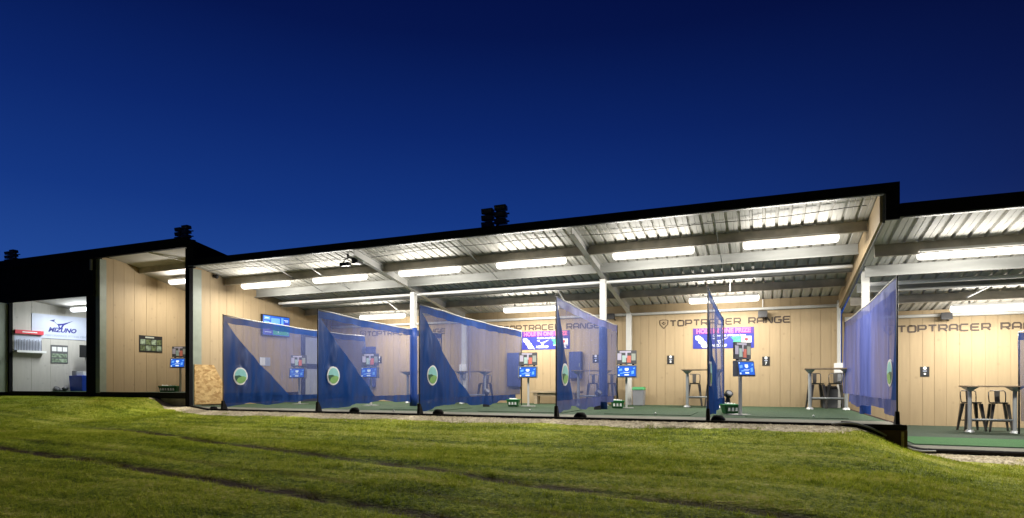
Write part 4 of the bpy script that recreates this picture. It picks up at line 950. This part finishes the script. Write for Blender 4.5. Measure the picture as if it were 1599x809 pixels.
def bay_plate(x, z, s, label, digit):
    t = thing('bay_plate', label, 'sign', (x, WY, z), 0, 'black number plates on the back wall'); y = WY - 0.002
    MB().box(x - 0.105 * s, x + 0.105 * s, y - 0.01, y, z - 0.135 * s, z + 0.135 * s).build('plate', 'plastic', t)
    MB().cyl((x, y - 0.0105, z + 0.095 * s), (x, y - 0.014, z + 0.095 * s), 0.042 * s, 0.042 * s, 14).build('round_symbol', 'white', t)
    MB().box(x - 0.045 * s, x + 0.045 * s, y - 0.013, y - 0.0105, z + 0.005 * s, z + 0.030 * s).build('text_bar', 'faint', t)
    if digit: text_part('digit', digit, 0.11 * s, 'white', t, (x, y - 0.013, z - 0.065 * s), (1, 0, 0), (0, 0, 1), thick=0.003)
    else: MB().cyl((x, y - 0.0105, z - 0.06 * s), (x, y - 0.013, z - 0.06 * s), 0.028 * s, 0.028 * s, 12).build('round_mark', 'white', t)
bay_plate(10.27, 1.385, 1.0, 'black plate left of the right banner, between bin and table', '8'); bay_plate(13.04, 1.305, 1.0, 'black plate right of the right banner', '7')
bay_plate(17.02, 0.965, 1.0, 'black plate in the lower building', ''); bay_plate(-0.70, 1.54, 1.0, 'black plate seen through the second net', ''); bay_plate(7.85, 1.45, 1.0, 'black plate seen through the net at the second padded post', '')

def wall_speaker(x, z, label):
    t = thing('wall_speaker', label, 'speaker', (x, 7.7, z), 0, 'small black speakers under the wall conduit')
    MB().hexa([(x - 0.13, 7.52, z - 0.09), (x + 0.13, 7.52, z - 0.09), (x + 0.10, 7.72, z - 0.08), (x - 0.10, 7.72, z - 0.08)], [(x - 0.13, 7.55, z + 0.10), (x + 0.13, 7.55, z + 0.10), (x + 0.10, 7.72, z + 0.09), (x - 0.10, 7.72, z + 0.09)]).build('speaker_box', 'plastic', t, bevel=0.01)
    MB().beam((x + 0.04, 7.70, z - 0.02), (x + 0.10, 7.84, z - 0.10), 0.03, 0.03).build('bracket', 'plastic', t)
wall_speaker(12.95, 2.68, 'small black speaker above the right-hand lettering'); wall_speaker(8.42, 2.80, 'small black speaker beside the second padded post'); wall_speaker(17.45, 2.43, 'small black speaker above the lettering of the lower building')

def wall_box(name, x0, x1, z0, z1, m, label, cat, d=0.16):
    t = thing(name, label, cat, ((x0 + x1) / 2, WY, z0)); MB().box(x0, x1, WY - d, WY - 0.003, z0, z1).build('case', m, t, bevel=0.008)
    MB().box(x0 + 0.03, x1 - 0.03, WY - d - 0.012, WY - d - 0.001, z0 + 0.03, z1 - 0.03).build('door', m, t)
    MB().box(x1 - 0.07, x1 - 0.05, WY - d - 0.03, WY - d - 0.0125, (z0 + z1) / 2 - 0.06, (z0 + z1) / 2 + 0.06).build('handle', 'galv', t)
wall_box('wall_cabinet', -1.39, -0.86, 0.5, 2.05, 'cabinet', 'tall blue-grey wall cabinet behind the second net', 'cabinet')
wall_box('wall_cabinet', 4.72, 5.22, 0.52, 1.70, 'cabinet', 'blue-grey wall cabinet left of the left banner, behind the third net', 'cabinet')
wall_box('wall_cabinet', 6.97, 7.40, 0.80, 1.70, 'cabinet', 'blue-grey wall cabinet behind the net at the second padded post', 'cabinet')
def post_boxes(x, y, z0, lab):
    t = thing('switch_box', lab, 'switch box', (x, y, z0), 0, 'switch boxes on the wall posts')
    MB().box(x - 0.13, x + 0.13, y - 0.09, y, z0 + 0.24, z0 + 0.52).build('upper_case', 'white', t, bevel=0.01)
    MB().box(x - 0.11, x + 0.11, y - 0.10, y, z0, z0 + 0.22).build('lower_case', 'greyplastic', t, bevel=0.01)
post_boxes(14.94, 7.655, 0.70, 'white and grey switch box on the wall post by the building step'); post_boxes(3.04, 7.655, 0.80, 'white and grey switch box on the wall post behind the third net'); 

# television and small poster on the side wall (x = -3)
t = thing('wall_television', 'bright blue and green leaderboard television on the tan side wall', 'television', (-2.95, 4.8, 2.67))
MB().box(-2.98, -2.90, 4.15, 5.45, 2.30, 3.03).build('case', 'plastic', t, bevel=0.01)
sc = MB().box(-2.899, -2.893, 4.18, 5.42, 2.33, 3.00).build('screen', 'screen', t)
mb = MB(); [mb.box(-2.892, -2.890, a, b, c, d) for a, b, c, d in ((4.22, 4.50, 2.86, 2.97), (4.55, 4.95, 2.74, 2.93), (4.22, 4.45, 2.70, 2.80), (5.02, 5.12, 2.72, 2.96))]; mb.build('screen_panel', 'screen_light', sc)
mb = MB(); [mb.box(-2.892, -2.890, a, b, c, d) for a, b, c, d in ((4.20, 4.62, 2.35, 2.64), (5.15, 5.40, 2.70, 2.80))]; mb.build('screen_panel', 'screen_violet', sc)
mb = MB(); [mb.box(-2.892, -2.890, a, b, c, d) for a, b, c, d in ((4.64, 5.39, 2.35, 2.65),)]; mb.build('screen_map', 'screen_green', sc)
mb = MB(); [mb.box(-2.8895, -2.888, a, b, c, d) for a, b, c, d in ((4.86, 4.885, 2.42, 2.58), (4.25, 4.50, 2.54, 2.555), (4.25, 4.55, 2.42, 2.435), (5.15, 5.36, 2.88, 2.90), (5.2, 5.34, 2.84, 2.855), (4.28, 4.42, 2.90, 2.93))]; mb.build('screen_text', 'screen_white', sc)
t = thing('wall_notice', 'small pale notice on the side wall below the television', 'notice', (-2.98, 4.35, 1.4))
MB().box(-2.996, -2.985, 4.12, 4.60, 1.25, 1.54).build('board', 'faint', t); MB().box(-2.984, -2.981, 4.13, 4.36, 1.26, 1.53).build('sheet', 'white', t)
t = thing('wall_camera', 'small dark dome camera at the top of the tan side wall', 'camera', (-2.9, 2.2, 4.0))
MB().ball((-2.90, 2.28, 4.00), 0.07, 12).build('dome', 'plastic', t, smooth=True); MB().box(-2.995, -2.93, 2.22, 2.34, 4.0, 4.06).build('mount', 'plastic', t)

# projector under the eave beside the first rafter
t = thing('ball_camera', 'dark camera unit hung under the eave left of the first white rafter', 'camera', (2.75, 1.75, 3.95))
MB().box(2.78, 2.98, 1.62, 1.86, 3.86, 4.02).build('camera_box', 'plastic', t, bevel=0.01); MB().box(2.32, 2.62, 1.70, 1.84, 3.84, 3.93).build('camera_box', 'plastic', t, bevel=0.01)
mb = MB(); mb.tube([(2.80, 1.74, 4.0), (2.6, 1.76, 4.06), (2.45, 1.77, 4.02), (2.40, 1.77, 3.92)], 0.018, 8); mb.build('arm', 'plastic', t, smooth=True); MB().box(2.54, 2.58, 1.74, 1.78, 4.06, 4.17).build('hanger', 'plastic', t)

# ---------------------------------------------------------------- tall bay and pale room
t = thing('course_poster', 'dark poster of eight course photos on the tall bay wall', 'poster', (-7.09, 3.15, 2.03)); x = -7.098
MB().box(x, x + 0.012, 2.73, 3.60, 1.74, 2.32).build('poster_sheet', 'plastic', t)
for r_ in range(2):
    for c in range(4): MB().box(x + 0.0125, x + 0.016, 2.77 + 0.205 * c, 2.95 + 0.205 * c, 1.79 + 0.215 * r_, 1.97 + 0.215 * r_).build('photo', 'photo_b' if (c + r_) % 2 else 'photo_a', t)
MB().box(x + 0.0125, x + 0.016, 2.95, 3.28, 2.235, 2.285).build('title_strip', 'sage', t)
WX = -12.0
def on_room(x, y0, y1, z0, z1, d, name, m, parent): return MB().box(WX + x, WX + x + d, y0, y1, z0, z1).build(name, m, parent)
t = thing('wall_sign', 'wide white sign with a blue bird emblem in the pale room', 'sign', (WX, 3.3, 2.8))
on_room(0.002, 2.08, 4.66, 2.34, 3.24, 0.02, 'sign_board', 'signwhite', t)
bird('bird_emblem', 'logo', t, (WX + 0.023, 3.10, 2.93), (0, 1, 0), (0, 0, 1), 0.86, (0.004, 0, 0))
text_part('wordmark', 'MIZUNO', 0.23, 'logo', t, (WX + 0.025, 3.12, 2.67), (0, 1, 0), (0, 0, 1), sx=1.08, thick=0.010, shear=0.30)
text_part('tagline', 'PERFORMANCE FITTING CENTRE', 0.10, 'faint', t, (WX + 0.025, 3.35, 2.46), (0, 1, 0), (0, 0, 1), sx=1.12, thick=0.004)
t = thing('club_rack', 'white wall rack of golf clubs with a red top in the pale room', 'rack', (WX, 1.95, 2.1))
on_room(0.003, 1.52, 2.40, 1.80, 2.52, 0.015, 'back_panel', 'signwhite', t); on_room(0.02, 1.50, 2.42, 2.44, 2.58, 0.10, 'header', 'red', t); on_room(0.02, 1.50, 2.46, 1.76, 1.84, 0.20, 'shelf', 'white', t)
mb = MB()
for k in range(17): y = 1.56 + k * 0.05; mb.cyl((WX + 0.10, y, 1.845), (WX + 0.07, y + 0.01, 2.22 + 0.02 * (k % 3)), 0.011, 0.009, 6)
mb.build('club_grips', 'darkgrey', t)
on_room(0.121, 1.72, 2.20, 2.49, 2.53, 0.004, 'header_print', 'white', t)
t = thing('wall_poster', 'grey poster with three white panels below the wide white sign', 'poster', (WX, 3.0, 1.75))
on_room(0.003, 2.72, 3.33, 1.40, 2.10, 0.012, 'poster_sheet', 'darkgrey', t)
for k in range(3): on_room(0.016, 2.76 + 0.19 * k, 2.92 + 0.19 * k, 1.86, 2.03, 0.003, 'white_panel', 'white', t)
for k in range(2): on_room(0.016, 2.75, 3.30, 1.44 + 0.19 * k, 1.58 + 0.19 * k, 0.003, 'photo', 'photo_b', t)
t = thing('wall_monitor', 'dark wall monitor at the edge of the pale room opening', 'monitor', (WX + 0.4, 3.9, 1.9))
MB().box(WX + 0.55, WX + 0.61, 3.42, 4.2, 1.64, 2.12).build('monitor', 'plastic', t, bevel=0.01); MB().beam((WX + 0.01, 3.9, 1.9), (WX + 0.55, 3.8, 1.9), 0.05, 0.05).build('arm', 'plastic', t)
t = thing('blue_tub', 'blue tub of supplies on the floor of the pale room', 'tub', (-11.3, 3.6, FL))
MB().hexa([(-11.72, 3.25, FL), (-11.0, 3.25, FL), (-11.0, 3.85, FL), (-11.72, 3.85, FL)], [(-11.76, 3.22, 0.93), (-10.96, 3.22, 0.93), (-10.96, 3.88, 0.93), (-11.76, 3.88, 0.93)]).build('tub_body', 'bluebox', t, bevel=0.015)
o = MB().box(-11.70, -11.45, 3.3, 3.6, 0.935, 1.12).build('supply_box', 'greyplastic', bevel=0.01); tag(o, 'grey carton on the left end of the blue tub', 'box')
o = MB().box(-11.42, -11.02, 3.3, 3.7, 0.935, 1.09).build('supply_box', 'white', bevel=0.01); tag(o, 'white carton on the right end of the blue tub', 'box')
o = MB().tube([(-11.85 + 0.16 * math.cos(a), 3.0 + 0.16 * math.sin(a), FL + 0.08 + 0.05 * math.sin(2 * a)) for a in np.linspace(0, 5.4, 16)], 0.075, 10).build('floor_bag', 'darkgrey', smooth=True); tag(o, 'dark coiled bag on the floor beside the blue tub', 'bag')

# ---------------------------------------------------------------- floodlight banks on the roofs
def bank(x, y, z, label, sc):
    t = thing('floodlight_bank', label, 'floodlight', (x, y, z), 0, 'dark floodlight banks on the roofs')
    for c in (-1, 1):
        for r_ in range(3):
            cx = x + c * 0.175; cz = z + 0.22 + 0.165 * r_ + (0.05 if c > 0 else 0)
            h = MB().hexa([(cx - 0.155, y - 0.06, cz - 0.072), (cx + 0.155, y - 0.06, cz - 0.072), (cx + 0.12, y + 0.14, cz - 0.05), (cx - 0.12, y + 0.14, cz - 0.05)],
                          [(cx - 0.155, y - 0.09, cz + 0.055), (cx + 0.155, y - 0.09, cz + 0.055), (cx + 0.12, y + 0.12, cz + 0.06), (cx - 0.12, y + 0.12, cz + 0.06)]).build('floodlight', 'plastic', t, bevel=0.008)
            MB().prism([(cx - 0.135, y - 0.066, cz - 0.048), (cx + 0.135, y - 0.066, cz - 0.048), (cx + 0.135, y - 0.090, cz + 0.040), (cx - 0.135, y - 0.090, cz + 0.040)], (0, -0.004, 0)).build('lens', 'darkgrey', h)
    mb = MB(); mb.box(x - 0.03, x + 0.03, y + 0.15, y + 0.21, z - 0.15, z + 0.66)
    for q in (0.1, 0.29, 0.48): mb.box(x - 0.32, x + 0.32, y + 0.15, y + 0.19, z + q, z + q + 0.03)
    mb.build('frame', 'plastic', t); t.scale = (sc, sc, sc)
bank(6.88, 1.85, 4.33, 'black floodlight bank on the long ribbed roof', 1.0)
bank(-3.92, 1.9, 5.02, 'black floodlight bank on the tall block above the black corner post', 0.88)
bank(-12.93, 1.9, 5.02, 'black floodlight bank on the tall block at the left edge', 0.88)

# ---------------------------------------------------------------- drain hoses at the step
def zg(x, y): return float(zground(x, y))
pts = [(x, float(yedge(x)) + 0.04, float(zedge(x)) + 0.045) for x in np.linspace(14.15, 19.5, 46)]
o = MB().tube(pts, 0.05, 10).build('drain_hose', 'rubber', smooth=True); tag(o, 'thick black drain hose curving down the grass step', 'hose')
pts = [(x, float(yedge(x)) - 0.05, float(zedge(x)) + 0.06 + 0.02 * math.sin(4 * x)) for x in np.linspace(14.0, 15.7, 24)]
o = MB().tube(pts, 0.016, 8).build('drain_hose', 'galv', smooth=True); tag(o, 'thin grey cable lying along the grass step', 'cable')
o = MB().box(15.0, 15.04, -0.17, -0.15, -0.42, -0.12).build('marker_stake', 'wood'); tag(o, 'short timber stake against the dark platform side', 'stake')
